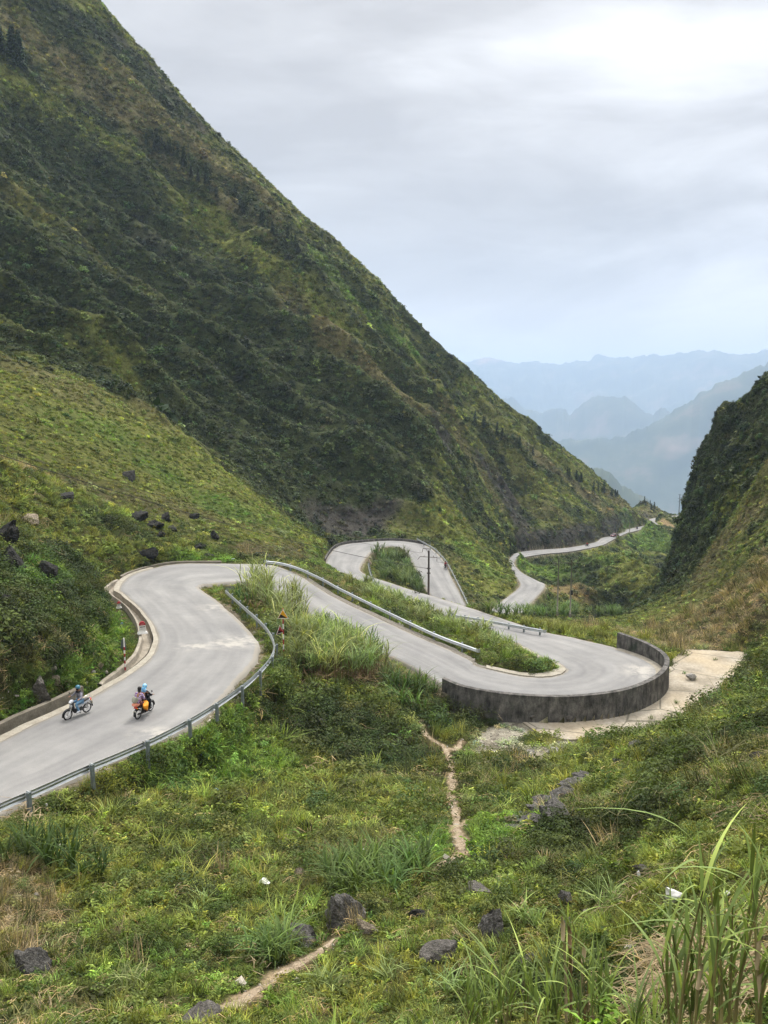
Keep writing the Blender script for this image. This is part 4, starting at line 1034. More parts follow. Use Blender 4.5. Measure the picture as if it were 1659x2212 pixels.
# twin pole
for i, (px, pt, pyb) in enumerate([(1203.5, 1207.5, 1330), (1231.5, 1209, 1328)]):
    b = at_r(px, pyb, 150); z = ground(b[0], b[1]); h = at_r(px+1.5, pt, math.hypot(b[0], b[1]))[2]-z
    o = power_pole(b[0], b[1], h, ['slim pale pole on the left of the twin pair with the shared cross arm', 'slim pale pole on the right of the twin pair carrying a black box'][i], m_cpole, .10, .17)
    kk = math.hypot(b[0], b[1])/F
    mb = MB(); mb.box((0, 0, .5), (.5, .5, 1.0), taper=.8); mb.build('footing', m_kerb, o)
    if i == 0:
        mb = MB(); mb.tube([(-13*kk, -.1, h-8.5*kk), (43*kk, -.1, h-8.5*kk)], .06, 6); mb.build('cross_arm', m_arm, o)
        for dx in (-11, 14, 41): insulator(o, (dx*kk, -.1, h-8.5*kk), (0, 0, 1), .3)
    else:
        mb = MB(); mb.box((.12, -.2, h*.45), (.35, .3, .9)); mb.build('equipment_box', m_blk, o)
b = at_z(1331.5, 1161, -53.6); o = power_pole(b[0], b[1], 7.2, 'lone distant pole on the outer edge of the far road beside the car', m_cpole, .12, .2, -54.4); arm(o, (-.6, 0, 6.8), (.6, 0, 6.8), .05)
for q in [(1360,1150,-56.2,6.5,'faint pole beyond the car on the far road'),(1236,1262,-46,8.0,'pole on the bank below the far road')][:1]:
    b = at_z(q[0], q[1], q[2]); o = power_pole(b[0], b[1], q[3], q[4], m_cpole, .1, .16, q[2]-.5); arm(o, (-.5, 0, q[3]-.4), (.5, 0, q[3]-.4), .05)
b = at_r(1466.5, 1112, 470); o = power_pole(b[0], b[1], 12.5, 'thin grey mast on the skyline beside the dark right hand hill', m_grey, .14, .3, at_r(1466.5, 1110, 470)[2]-1)
for zz in (8, 10, 12): arm(o, (-1.0, 0, zz), (1.0, 0, zz), .09)
# cables
m_cab = simple('black_cable', (.015,.015,.016), .6, .3)
def cable(a, b, sag, r, label):
    a = Vector(a); b = Vector(b); pts = [a.lerp(b, t)-Vector((0, 0, sag*4*t*(1-t))) for t in np.linspace(0, 1, 40)]
    mb = MB(); mb.tube(pts, r, 5); o = mb.build('power_cable', m_cab); return tag(o, label, 'cable')
offp = at_r(-140, 950, 66); OP = power_pole(offp[0], offp[1], 6.5, 'brown pole up on the left hillside carrying the cable', m_pole)
ot = Vector((offp[0], offp[1], ground(offp[0], offp[1])+6.2)); pb_ = Vector((pb[0], pb[1], pz))
cable(ot, pb_+Vector((0, -.15, zt(1228))), 1.2, .028, 'thick black cable slanting down across the left grass slope to the brown pole')
cable(ot+Vector((0, 0, .2)), pb_+Vector(ins_pts[0]), 1.0, .016, 'thin wire running from the left hillside to the upper arm of the brown pole')
b0 = at_r(1203.5, 1330, 150); tw = Vector((b0[0], b0[1], ground(b0[0], b0[1])))
twh = at_r(1205, 1216, math.hypot(b0[0], b0[1]))[2]
cable(pb_+Vector(ins_pts[2]), (b0[0], b0[1], twh), .8, .016, 'thin wire crossing from the brown pole to the twin pale poles')
# ------------------------------------------------------------------ rocks
def rock_mat(name, a, b, c_):
    m, nt = new_mat(name); oc = objcoord(nt)
    n1 = noise(nt, 2.2, 6, .7, oc); n2 = noise(nt, 9, 4, .7, oc); g = nt.nodes.new('ShaderNodeNewGeometry')
    sep = nt.nodes.new('ShaderNodeSeparateXYZ'); nt.links.new(g.outputs['Normal'], sep.inputs[0])
    c = ramp(nt, [(.3, a), (.6, b), (.78, c_)], n1).outputs[0]
    c = mixc(nt, 1., c, ramp(nt, [(.3, (.6,.6,.6)), (.7, (1.35,1.35,1.35))], n2).outputs[0], 'MULTIPLY')
    ad = nt.nodes.new('ShaderNodeMath'); ad.operation = 'ADD'; nt.links.new(n1, ad.inputs[0]); nt.links.new(n2, ad.inputs[1])
    principled(nt, c, .9, .2, bump=ad.outputs[0], bstr=1., bdist=.12); return m
m_rk = {'d': rock_mat('dark_karst', (.058,.055,.050), (.165,.158,.145), (.34,.33,.30)), 'b': rock_mat('black_karst', (.016,.016,.015), (.045,.044,.040), (.11,.11,.10)), 'g': rock_mat('grey_limestone', (.10,.093,.083), (.20,.185,.165), (.32,.30,.265)), 't': rock_mat('tan_stone', (.20,.16,.11), (.38,.32,.24), (.55,.50,.42)), 'w': rock_mat('pale_limestone', (.30,.28,.25), (.48,.46,.42), (.62,.60,.56))}
def rock_mesh(name, seed, jag=.35, sub=4):
    bm = bmesh.new(); bmesh.ops.create_icosphere(bm, subdivisions=sub, radius=1)
    r_ = np.random.default_rng(seed); planes = [(Vector(r_.normal(size=3)).normalized(), r_.uniform(.38, .8)) for _ in range(11)]
    P = np.array([v.co[:] for v in bm.verts]); k = 1+jag*(fbm(P[:, 0]*1.6+seed, P[:, 1]*1.6+P[:, 2]*1.3, seed, 4))+jag*.6*(ridged(P[:, 0]*2.4+P[:, 2], P[:, 1]*2.4-P[:, 2]*1.7, seed+5, 3)-.6)
    for v, kk in zip(bm.verts, k):
        v.co *= kk
        for n_, d_ in planes:
            e = v.co.dot(n_)-d_
            if e > 0: v.co -= n_*e*.93
    P = np.array([v.co[:] for v in bm.verts]); k = fbm(P[:, 0]*4+seed, P[:, 1]*4+P[:, 2]*3, seed+3, 4)*.10+(ridged(P[:, 0]*5+P[:, 2]*3, P[:, 1]*5-P[:, 2]*3, seed+9, 3)-.6)*.16*(jag/.4)
    for v, kk in zip(bm.verts, k): v.co *= 1+kk
    me = bpy.data.meshes.new(name); bm.to_mesh(me); bm.free(); return me
RM = {}
def rock(px, py, w, h, kind, label, name='boulder', group=None, sink=.32, depth=None):
    p = hit(px, py+h*.38) if depth is None else at_r(px, py, depth)
    if p is None: return
    s = np.linalg.norm(p)/F; key = (kind, len(RM) % 7)
    if key not in RM:
        RM[key] = rock_mesh('rock_'+'abcdefg'[key[1]], 11*key[1]+3*ord(kind), .5 if kind in 'db' else .42); RM[key].materials.append(m_rk[kind])
    RM[('n', len(RM))] = None
    o = bpy.data.objects.new(name, RM[key]); COL.objects.link(o)
    q_ = .88 if kind == 'b' else 1.0; W = w*s/2*1.12*q_; H = h*s/2*1.15*q_; o.scale = (W, W*random.uniform(.75, 1.1), H); o.rotation_euler = (random.uniform(-.25, .25), random.uniform(-.25, .25), random.choice([0, PI])+random.uniform(-.4, .4))
    o.location = (p[0], p[1], ground(p[0], p[1])+H*(1-2*sink)); tag(o, label, 'rock', group); ROCKS.append((p, W)); return o
ROCKS = []
for a in [(750,1962,88,84,'d','large dark hollowed boulder beside the broad leaved grass in the foreground'),(655,2003,78,56,'d','dark angular boulder left of the hollowed one'),(793,2000,44,36,'t','tan topped stone tucked right of the hollowed boulder'),(658,1786,32,34,'b','black jagged rock alone on the green bank above the foreground'),
 (648,1880,24,34,'t','brownish upright stone near the white litter'),(853,1836,26,22,'g','small grey stone beside the footpath'),(1030,1916,74,46,'g','wide grey boulder below the bend of the footpath'),(1060,1990,58,72,'d','tall dark boulder in the middle of the foreground'),
 (907,1968,44,30,'b','dark low rock between the footpath and the hollowed boulder'),(960,2054,74,42,'g','flat grey brown boulder in the lower middle of the foreground'),(1385,1871,46,32,'g','rounded grey boulder behind a leafy weed clump on the right'),(1222,1992,32,28,'g','pale grey stone right of the tall dark boulder'),
 (1345,1644,36,24,'d','smooth dark rock above the rocky outcrop'),(1330,1612,60,32,'d','dark rubble heap near the edge of the concrete apron'),(1374,1612,50,24,'d','crumbled dark rock right of the rubble heap'),(1642,1632,52,36,'b','black rock at the right edge under the bushes'),(1603,1648,40,28,'b','small black rock beside the one at the right edge'),
 (66,2070,64,64,'d','mossy dark rock at the lower left corner'),(420,2204,90,34,'g','flat grey slab of rock at the bottom edge beside the path'),(1475,2092,66,42,'g','grey stone under the heap of dry stalks'),(1150,2065,50,44,'d','dark rock behind the reeds at the bottom'),(1222,1930,34,60,'d','upright dark rock in a hollow among weeds'),
 (12,1140,58,78,'b','big black crag cut by the left edge of the picture'),(36,1207,54,66,'b','black split boulder below the crag on the left slope'),(95,1224,46,46,'b','black pointed boulder right of the split one'),(64,1113,42,28,'t','pale tan stone on the left grass slope'),(280,1021,38,38,'b','dark boulder high on the left grass fan'),
 (142,1066,54,28,'b','dark flat outcrop beside a bare shrub on the left slope'),(300,1113,44,28,'b','black rock at the upper end of the row on the left slope'),(330,1128,50,24,'b','long black rock in the row on the left slope'),(355,1112,26,24,'b','small black rock right of the row on the left slope'),(372,1136,30,22,'b','black rock at the lower end of the row'),
 (316,1187,46,38,'b','black slanting boulder just above the first bend'),(345,1152,24,22,'b','small dark rock above the slanting boulder'),(420,1113,22,20,'b','dark rock low on the grass fan'),(467,1154,24,24,'b','dark rock above the back of the first bend'),(430,1177,30,20,'b','low dark rock at the foot of the grass fan'),(455,1198,36,16,'b','dark ledge beside the verge of the first bend'),
 (86,1487,50,52,'g','grey boulder on the bank above the approaching scooter'),(118,1462,18,24,'t','small brown stone on the bank beside the grey boulder'),(6,1290,36,26,'b','dark rock at the left edge above the bank'),(216,1433,14,18,'t','yellowish stone on the grass strip beside the drain'),(200,1450,10,8,'w','tiny pale stone on the grass strip beside the drain'),
 (498,1268,30,28,'b','round black rock at the tip of the first bend where the guardrail ends'),(1490,1466,18,13,'w','pale round stone lying on the concrete apron'),(1145,1621,17,15,'w','white stone on the rubble below the parapet'),(1195,1616,28,20,'w','pair of white stones in the weeds below the apron'),(1100,1640,20,14,'w','pale stone at the lower end of the rubble'),
 (1150,1545,20,11,'g','grey stone at the foot of the parapet, leftmost of three'),(1186,1549,18,13,'g','grey stone at the foot of the parapet, middle of three'),(1232,1545,18,11,'g','grey stone at the foot of the parapet, rightmost of three'),(797,1212,13,14,'t','cream boulder inside the upper loop at the end of the short guardrail'),(690,1560,30,18,'g','grey slab half buried under the bushes below the first bend'),(1066,1812,14,14,'w','white stone beside the lower part of the path'),
 (780,1625,16,24,'g','grey stone in the dark bushes above the path'),(815,1640,18,16,'w','pale stone in the dark bushes above the path')]:
    rock(*a, sink=-.1 if 'concrete apron' in a[5] and a[4] == 'w' else .36)
for i, (px, py, w, h) in enumerate([(1262,1682,40,20),(1236,1696,50,26),(1210,1712,54,30),(1188,1732,60,34),(1165,1752,60,36),(1205,1768,80,52),(1150,1778,50,28),(1114,1790,38,20),(1214,1792,36,26),(1180,1775,50,34)]):
    rock(px, py, w*1.0, h*.85, 'd', 'jagged dark rock of the outcrop stepping up the right of the path', 'outcrop_rock', 'rocks of the dark outcrop', .1)
# ------------------------------------------------------------------ litter
def crumple(px, py, w, h, col, label, name='litter_bag', cat='litter'):
    p = hit(px, py); s = np.linalg.norm(p)/F; me = rock_mesh(name, int(px), .7, 2); o = bpy.data.objects.new(name, me); COL.objects.link(o)
    me.materials.append(simple(name+'_film', col, .35, .5, 0, .12, 3.)); o.scale = (w*s/2, w*s/2*.7, h*s/2); o.location = (p[0], p[1], p[2]+h*s*.45); return tag(o, label, cat)
for a in [(1455,1952,42,36,(.70,.69,.66),'crumpled white plastic bag on the weeds at right'),(1379,1898,10,16,(.75,.75,.74),'small white carton left of the plastic bag'),(573,1916,30,22,(.66,.68,.60),'torn white sack on the left foreground weeds'),(789,1845,28,14,(.72,.71,.68),'flat white scrap beside the broad leaved grass'),
 (263,1349,8,5,(.30,.42,.75),'blue plastic scrap beside the drain'),(466,1710,14,8,(.20,.36,.40),'teal bottle on the bank below the guardrail'),(503,1211,10,6,(.62,.76,.80),'pale blue scrap behind the first bend'),(1372,2190,22,40,(.03,.10,.34),'dark blue rag at the bottom edge'),(1424,2168,10,12,(.55,.03,.02),'red scrap among the dry stalks'),
 (1568,1938,16,14,(.62,.62,.55),'cream scrap beside the canes at right'),(100,1745,12,12,(.66,.66,.62),'white scrap under the near guardrail'),(133,1833,12,14,(.68,.66,.60),'pale round litter on the left bank'),(595,1545,12,8,(.3,.4,.6),'small blue scrap in the bushes')][:12]:
    crumple(*a)
# ------------------------------------------------------------------ elephant grass, reeds, conifers, saplings
m_cane = simple('dry_cane', (.20,.13,.07), .8, .2, 0, .3, 3.); m_gcane = simple('ripening_cane', (.24,.21,.085), .7, .3, 0, .35, 4.); m_straw = simple('dry_straw', (.42,.33,.20), .85, .2, 0, .3, 2.); m_bark = simple('grey_bark', (.09,.07,.05), .95, .1, 0, .3, 4.)
M_DRYB = simple('withered_leaf', (.24,.17,.085), .8, .2, 0, .35, 3.)
def reed_parts(seed, h, R0, nst, nleaf, L, w, lean, low=.35, canes=True, drylow=0):
    """stems with arching leaves springing from them; returns (leaf mesh, stem mesh or None)"""
    global rng
    keep_ = rng; rng = np.random.default_rng(seed)
    V = []; Fq = []; lvv = []; mb = MB(); off = 0; DV = []; DF = []; doff = 0
    for s_ in range(nst):
        a = rng.uniform(0, 2*PI); q = R0*math.sqrt(rng.random()); b = np.array([q*math.cos(a), q*math.sin(a), 0]); hh = h*rng.uniform(.65, 1.05)
        ln = rng.uniform(.02, lean)*np.array([math.cos(a+rng.normal()*.6), math.sin(a+rng.normal()*.6)])
        top = b+np.array([ln[0]*hh, ln[1]*hh, hh*.78])
        if canes: mb.tube([b-[0, 0, .2], b*.5+top*.5+rng.normal(size=3)*.02, top], [.016+.006*h*.5, .013, .006], 5)
        for k in range(nleaf):
            t = low+(1-low)*(k+.5)/nleaf; p = b+(top-b)*t
            v, f = blades_vf(1, .0, L*rng.uniform(.7, 1.2)*(1.05-.25*abs(t-.6)), w, rng.uniform(.35, .95), 4, rng.uniform(.6, 1.1), 0, .15)
            dry = k < drylow
            if dry:
                v[:, 2] *= -.35; DV.append(v+p); DF.append(f+doff); doff += len(v)
            else:
                V.append(v+p); Fq.append(f+off); off += len(v); lvv.append(rng.random()*.7+.3*t)
    rng = keep_
    return np.vstack(V), np.vstack(Fq), lvv, mb if canes else None, (np.vstack(DV), np.vstack(DF)) if DV else None
REED = {}
def reed_proto(key, *a, **k):
    v, f, lv, mb, dry = reed_parts(*a, **k)
    root = empty('elephant_grass')
    o = mesh_np('leaf_blades', v, f, M_PLANT, root); set_lv(o, 10, lv)
    if mb: mb.build('cane_stems', m_cane, root)
    if dry is not None: mesh_np('withered_leaves', dry[0], dry[1], M_DRYB, root)
    REED[key] = (root, [False])
for i in range(3): reed_proto(('tall', i), 100+i, 2.5, .5, 11, 9, 1.05, .075, .22, .28, True, drylow=2)
for i in range(3): reed_proto(('mid', i), 200+i, 1.35, .45, 11, 8, .95, .085, .35, .15, False)
for i in range(2): reed_proto(('broad', i), 300+i, .8, .4, 8, 7, .8, .085, .5, .1, False)
for i in range(3): reed_proto(('low', i), 400+i, .95, .4, 10, 6, .75, .07, .4, .12, False)
def plant(key, x, y, s, col, label, group, cat='grass clump', z=None, rz=None):
    proto, used = REED[key]
    if used[0]: r = copy_tree(proto)
    else: r = proto; used[0] = True
    r.location = (x, y, (ground(x, y) if z is None else z)-.05); r.rotation_euler = (0, 0, random.uniform(0, 2*PI) if rz is None else rz); r.scale = (s, s, s*random.uniform(.9, 1.12))
    tag(r, label, cat, group, "thing")
    j = math.exp(random.gauss(0, .16)); c = tuple(min(1, q*j*math.exp(random.gauss(0, .06))) for q in col)
    for ch in r.children: ch.color = (*c, 1)
    return r
bpy.context.view_layer.update()
def poly_scatter(poly, n, mind, keys, s_rng, col, label, group, cat='grass clump', road_c=.5, sink=0):
    xs = [p[0] for p in poly]; ys = [p[1] for p in poly]; pts = []; tries = 0
    P2 = [tuple(p) for p in poly]
    while len(pts) < n and tries < n*60:
        tries += 1
        px, py = random.uniform(min(xs), max(xs)), random.uniform(min(ys), max(ys))
        if not in_poly(np.array([px]), np.array([py]), P2)[0]: continue
        h = hit(px, py)
        if h is None or any(np.linalg.norm(h-q) < mind for q in pts): continue
        if clear_of_road(h[None])[0] < road_c: continue
        pts.append(h)
    for h in pts:
        plant(random.choice(keys), h[0], h[1], random.uniform(*s_rng), col, label, group, cat)
LG = (.26, .32, .12); MG = (.13, .20, .06); DG = (.075, .125, .036); BG = (.118, .178, .05)
T_ = [('tall', i) for i in range(3)]; M_ = [('mid', i) for i in range(3)]; B_ = [('broad', i) for i in range(2)]; L_ = [('low', i) for i in range(3)]
poly_scatter([(560,1262),(600,1275),(660,1322),(720,1365),(770,1400),(815,1440),(800,1468),(700,1462),(640,1440),(612,1400),(608,1360),(590,1330),(560,1300)], 36, 1.25, M_+T_, (.95, 1.35), LG, 'light green elephant grass filling the wedge between the first bend and the middle road', 'elephant grass of the wedge')
poly_scatter([(640,1395),(700,1400),(760,1420),(820,1450),(800,1480),(700,1475),(630,1450)], 24, 1.0, T_, (1.05, 1.35), LG, 'tall arching elephant grass leaning over withered stems at the foot of the wedge', 'tall elephant grass at the foot of the wedge')
poly_scatter([(600,1270),(670,1310),(740,1350),(800,1390),(830,1425),(800,1425),(720,1370),(640,1320)], 20, 1.2, M_, (1.0, 1.3), MG, 'mid green elephant grass lining the lower edge of the middle road', 'elephant grass lining the middle road')
for px, py, s in [(556,1318,1.55),(566,1300,1.6),(572,1335,1.35),(548,1290,1.3),(562,1285,1.5),(600,1345,1.2)]:
    h = hit(px, py); plant(random.choice(T_), h[0], h[1], s, LG, 'tallest feathery elephant grass standing behind the end of the near guardrail', 'tallest elephant grass')
for px, py, s in [(520,1298,1.0),(535,1310,.95),(528,1285,.8),(590,1372,.8),(602,1385,.8)]:
    h = hit(px, py); plant(random.choice(B_), h[0], h[1], s*1.5, DG, 'dark broad leaved clump just behind the near guardrail', 'broad leaved clumps behind the near guardrail')
poly_scatter([(724,1256),(770,1279),(850,1318),(950,1362),(1030,1392),(1100,1416),(1140,1436),(1120,1404),(1050,1362),(960,1325),(880,1295),(800,1266)], 46, 1.3, M_+L_, (.85, 1.15), LG, 'pale green elephant grass in the strip below the straight guardrail', 'elephant grass strip', road_c=.9)
poly_scatter([(803,1200),(840,1188),(868,1198),(890,1232),(908,1268),(915,1288),(880,1288),(830,1270),(808,1232)], 34, 1.4, M_+L_, (1.2, 1.75), (.135, .20, .075), 'bluish green elephant grass on the bushy island inside the upper loop', 'elephant grass of the loop island')
poly_scatter([(1030,1330),(1110,1318),(1220,1318),(1340,1324),(1336,1336),(1200,1337),(1060,1340)], 34, 1.9, M_, (1.1, 1.5), MG, 'green maize like grass behind the crop field right of the loop', 'grass row behind the crop field')
poly_scatter([(1080,1345),(1200,1352),(1320,1372),(1310,1384),(1220,1372),(1120,1357)], 38, .9, L_, (.7, 1.0), (.20,.22,.05), 'low yellow green crop plant in the field above the hairpin', 'crop plants above the hairpin', 'crop plant', road_c=.7)
for px, py, k, s, c in [(640,1452,'broad',1.6,LG),(655,1462,'broad',1.5,DG),(845,1492,'broad',1.7,BG),(868,1500,'broad',1.8,DG),(890,1508,'broad',1.7,DG),(905,1490,'broad',1.5,BG),(925,1498,'broad',1.3,MG),(880,1535,'broad',1.7,BG),(900,1545,'broad',1.3,BG),(835,1470,'mid',.9,BG)]:
    h = hit(px, py); plant((k, random.randrange(2)), h[0], h[1], s, c, 'broad dark green arching clump on the bank left of the parapet end', 'arching clumps by the parapet end')
poly_scatter([(690,1905),(760,1885),(860,1870),(925,1868),(915,1905),(840,1930),(740,1935)], 17, .55, B_, (.75, 1.0), BG, 'lush broad leaved grass in the patch beside the large hollowed boulder', 'broad leaved grass patch')
poly_scatter([(5,1850),(90,1840),(190,1885),(200,1905),(100,1895),(5,1880)], 9, .8, B_, (.9, 1.15), DG, 'broad leaved grass in the row on the left foreground bank', 'broad leaved row on the left bank')
for px, py, s in [(590,2068,.6),(600,2082,.5),(575,2076,.55)]:
    h = hit(px, py); plant(random.choice(M_), h[0], h[1], s, MG, 'upright dark green reeds beside the lower stretch of path', 'reeds beside the lower path')
for px, py, s in [(1010,1740,.55),(1080,1742,.55),(1005,1655,.5),(440,1960,.5),(1150,2000,.5),(1310,1960,.55),(290,2140,.5),(840,2110,.5),(700,2140,.5),(960,2150,.5)]:
    h = hit(px, py); plant(random.choice(L_), h[0], h[1], s*.9, LG, 'small fresh green grass tussock scattered on the foreground slope', 'scattered grass tussocks')
# ---- separate bushes
for i in range(3):
    root = empty('bush'); ob = shrub_src('foliage', 420, 1., .13, M_PLANT, 12, .95); ob.parent = root; REED[('bush', i)] = (root, [False])
bpy.context.view_layer.update()
U_ = [('bush', i) for i in range(3)]
def bushes(lst, col, label, group):
    for px, py, s in lst:
        h = hit(px, py)
        if h is not None: plant(random.choice(U_), h[0], h[1], s, col, label, group, 'bush')
bushes([(832,1196,1.5),(846,1192,1.7),(860,1194,1.6),(874,1204,1.5),(845,1204,1.3),(884,1222,1.3),(862,1212,1.2),(898,1262,1.3),(905,1285,1.4)], (.070,.085,.026), 'olive green bush crowding the top of the bushy loop island', 'bushes of the loop island')
bushes([(640,1530,1.1),(690,1545,1.3),(735,1560,1.4),(780,1555,1.2),(820,1565,1.1),(710,1600,1.2),(760,1610,1.0),(660,1580,.9),(950,1545,1.1),(985,1560,1.0),(1010,1535,1.2),(1000,1528,.9),(1040,1534,.9),(1068,1533,.7),(975,1520,1.0)], (.085,.108,.04), 'dark green bush in the thicket between the reeds and the footpath', 'bushes of the dark thicket')
bushes([(60,1300,1.1),(110,1285,1.2),(150,1255,1.3),(180,1235,1.2),(20,1325,1.0),(240,1130,1.6),(285,1145,1.5),(215,1120,1.2),(130,1340,.8)], (.055,.075,.028), 'dark bush on the left bank above the road', 'bushes of the left bank')
bushes([(1600,1545,.9),(1640,1530,1.1),(1560,1570,.9),(1500,1600,.9),(1625,1590,1.0),(1655,1610,.9)], (.085,.11,.035), 'leafy bush at the near edge of the concrete apron on the right', 'bushes by the apron')
bushes([(1625,1415,.8),(1640,1450,1.0),(1632,1432,.9)], (.10,.10,.045), 'brownish bush at the far right corner of the concrete apron', 'bushes at the apron corner')
for px, py in [(1500,1470),(1478,1458),(1545,1428),(1405,1555),(1462,1522),(1560,1470),(1330,1575)]:
    h = hit(px, py); plant(random.choice(L_), h[0], h[1], .34, MG, 'small green weed sprouting from a crack of the concrete apron', 'weeds on the concrete apron', 'weed')
# ---- canes close to the viewer
def cane(x, y, h, n, label, seed, leafL=.9, w=.034, stems=7, spread=.28, col=(.25,.34,.11), leaves=7):
    r_ = random.Random(seed); o = empty('cane_grass', (x, y, ground(x, y)-.05), label=label, cat='cane'); o['kind'] = 'thing'; global rng
    kr = rng; rng = np.random.default_rng(seed); V = []; Fq = []; lv = []; off = 0; cm = MB(); sms = []
    for s_ in range(stems):
        a = r_.uniform(0, 2*PI); q = spread*math.sqrt(r_.random()); b = Vector((q*math.cos(a), q*math.sin(a), 0)); hh = h*r_.uniform(.6, 1.0); ln = Vector((r_.uniform(-.14, .1), r_.uniform(-.1, .1), 0))
        pts = [b+ln*hh*t*t+Vector((0, 0, hh*.8*t)) for t in np.linspace(0, 1, 7)]; cm.tube(pts, [.010, .010, .009, .009, .008, .006, .004], 6)
        for j in (2, 3): 
            if r_.random() < .5 and s_ < 4: sm = MB(); sms.append(sm); sm.tube([pts[j], pts[j]+(pts[j+1]-pts[j])*.8+Vector((.012, -.01, 0)), pts[j]+(pts[j+1]-pts[j])*1.1+Vector((.04*r_.uniform(-1, 1), -.03, -.02))], [.013, .015, .004], 6)
        for k in range(leaves):
            t = .25+.75*(k+.6)/leaves; i = min(5, int(t*6)); p = pts[i].lerp(pts[i+1], t*6-i)
            v, f = blades_vf(1, 0, leafL*r_.uniform(.6, 1.15), w, r_.uniform(.15, .75), 8, r_.uniform(.5, 1.3), 0, .1)
            V.append(v+np.array(p)); Fq.append(f+off); off += len(v); lv.append(r_.random())
    rng = kr
    l = mesh_np('leaf_blades', np.vstack(V), np.vstack(Fq), M_PLANT, o, smooth=True); set_lv(l, 18, lv); l.color = (*col, 1)
    cm.build('cane_stems', m_gcane, o, smooth=True); 
    for sm in sms: sm.build('dry_sheath', m_straw, o, smooth=True)
    return o
for i, (px, r, h, lab) in enumerate([(1585,5.6,1.7,'foremost fresh green cane clump rising at the right edge, leftmost of the group'),(1625,5.2,2.0,'tallest fresh green cane clump at the right edge with pale dry sheaths'),(1690,5.0,2.0,'green cane clump cut by the right edge of the picture'),(1655,6.4,1.6,'cane clump standing behind the tallest one at the right edge')]):
    p = at_r(px, 1106, r); cane(p[0], p[1], h*.9, 0, lab, 50+i, leafL=.52, w=.034, stems=7, leaves=8)
for i, (px, r, h, st, lab) in enumerate([(1075,8.6,.95,5,'arching green reed at the bottom edge, leftmost of the row'),(1150,8.2,1.1,6,'arching green reed at the bottom edge left of the cut canes'),(1215,7.9,1.15,6,'arching green reed growing round the cut brown canes'),(1330,7.6,1.05,6,'arching green reed right of the cut brown canes'),(1440,7.0,.7,2,'sparse green reed before the heap of dry stalks'),(1285,9.6,1.75,2,'single tall slender cane with a leafy crown above the cut canes')]):
    p = at_r(px, 1106, r); cane(p[0], p[1], h*.92, 0, lab, 70+i, leafL=.62, w=.036, stems=st+1, spread=.22, leaves=8)
p = at_r(1275, 1106, 8.0); o = empty('cut_cane', (p[0], p[1], ground(p[0], p[1])-.1), label='bundle of cut brown canes with split tops among the bottom reeds', cat='cane')
for k, (dx, h, ln) in enumerate([(-.05, 1.45, -.06), (.0, 1.35, -.04), (.07, 1.15, .03), (.12, .7, .05)]):
    mb = MB(); mb.tube([(dx, 0, 0), (dx+ln*.6, .01, h*.6), (dx+ln*1.3, .02, h)], [.017, .016, .014], 7); mb.tube([(dx+ln*1.2, .02, h*.86), (dx+ln*1.4, .01, h*1.0), (dx+ln*1.5-.01, 0, h*1.06)], [.022, .024, .004], 7); mb.build('stem', m_cane if k % 2 else m_straw, o, smooth=True)
# ---- heap of dry stalks
def heap(pts, label, n, L, r, up=.25, seed=1, rr_=.5):
    R_ = random.Random(seed); mb = MB(); c0 = hit(*pts[0])
    for k in range(n):
        q = pts[R_.randrange(len(pts))]; h = hit(q[0]+R_.gauss(0, 18), q[1]+R_.gauss(0, 12)); a = R_.uniform(0, PI*2); l = L*R_.uniform(.3, 1.1)
        d = Vector((math.cos(a), math.sin(a), 0)); z0 = R_.uniform(.0, up)
        A = Vector((h[0], h[1], h[2]+z0+.04)); B = A+d*l; B.z = max(ground(B.x, B.y)+R_.uniform(.03, up*1.2), A.z-.5*l); Mi = (A+B)/2+Vector((R_.gauss(0, .06), R_.gauss(0, .06), R_.uniform(0, .10)))
        mb.tube([A-Vector(c0), Mi-Vector(c0), B-Vector(c0)], [r*R_.uniform(.5, 1.2)]*2+[r*.3], 4)
    o = mb.build('dry_stalk_heap', m_straw); o.location = tuple(c0); return tag(o, label, 'dry stalks')
heap([(1440,2080),(1480,2060),(1500,2110),(1540,2090),(1460,2140),(1520,2160),(1570,2140),(1420,2180),(1500,2200),(1590,2190)], 'heap of pale dry stalks in the lower right corner', 520, .8, .008, .26, 3)
heap([(1590,1770),(1620,1790),(1640,1760)], 'patch of pale flattened stalks near the right edge above the canes', 60, .9, .008, .2, 4)
heap([(60,1760),(90,1790),(40,1775)], 'bleached dry grass below the near guardrail at the left edge', 80, 1.0, .014, .4, 5)
heap([(570,2060),(545,2080),(600,2040)], 'scattered broken stalks left of the lower path', 40, .6, .009, .15, 6)
heap([(1330,1950),(1360,1935),(1400,1900)], 'thin scatter of dry stalks near the small white carton', 45, .6, .007, .12, 7)
heap([(730,1440),(620,1470),(660,1490)], 'withered hanging stems under the tall elephant grass', 50, .9, .015, .5, 8)
heap([(1075,1535),(950,1560),(985,1545)], 'dry yellow stalks on the bank left of the rubble', 30, .8, .014, .3, 9)
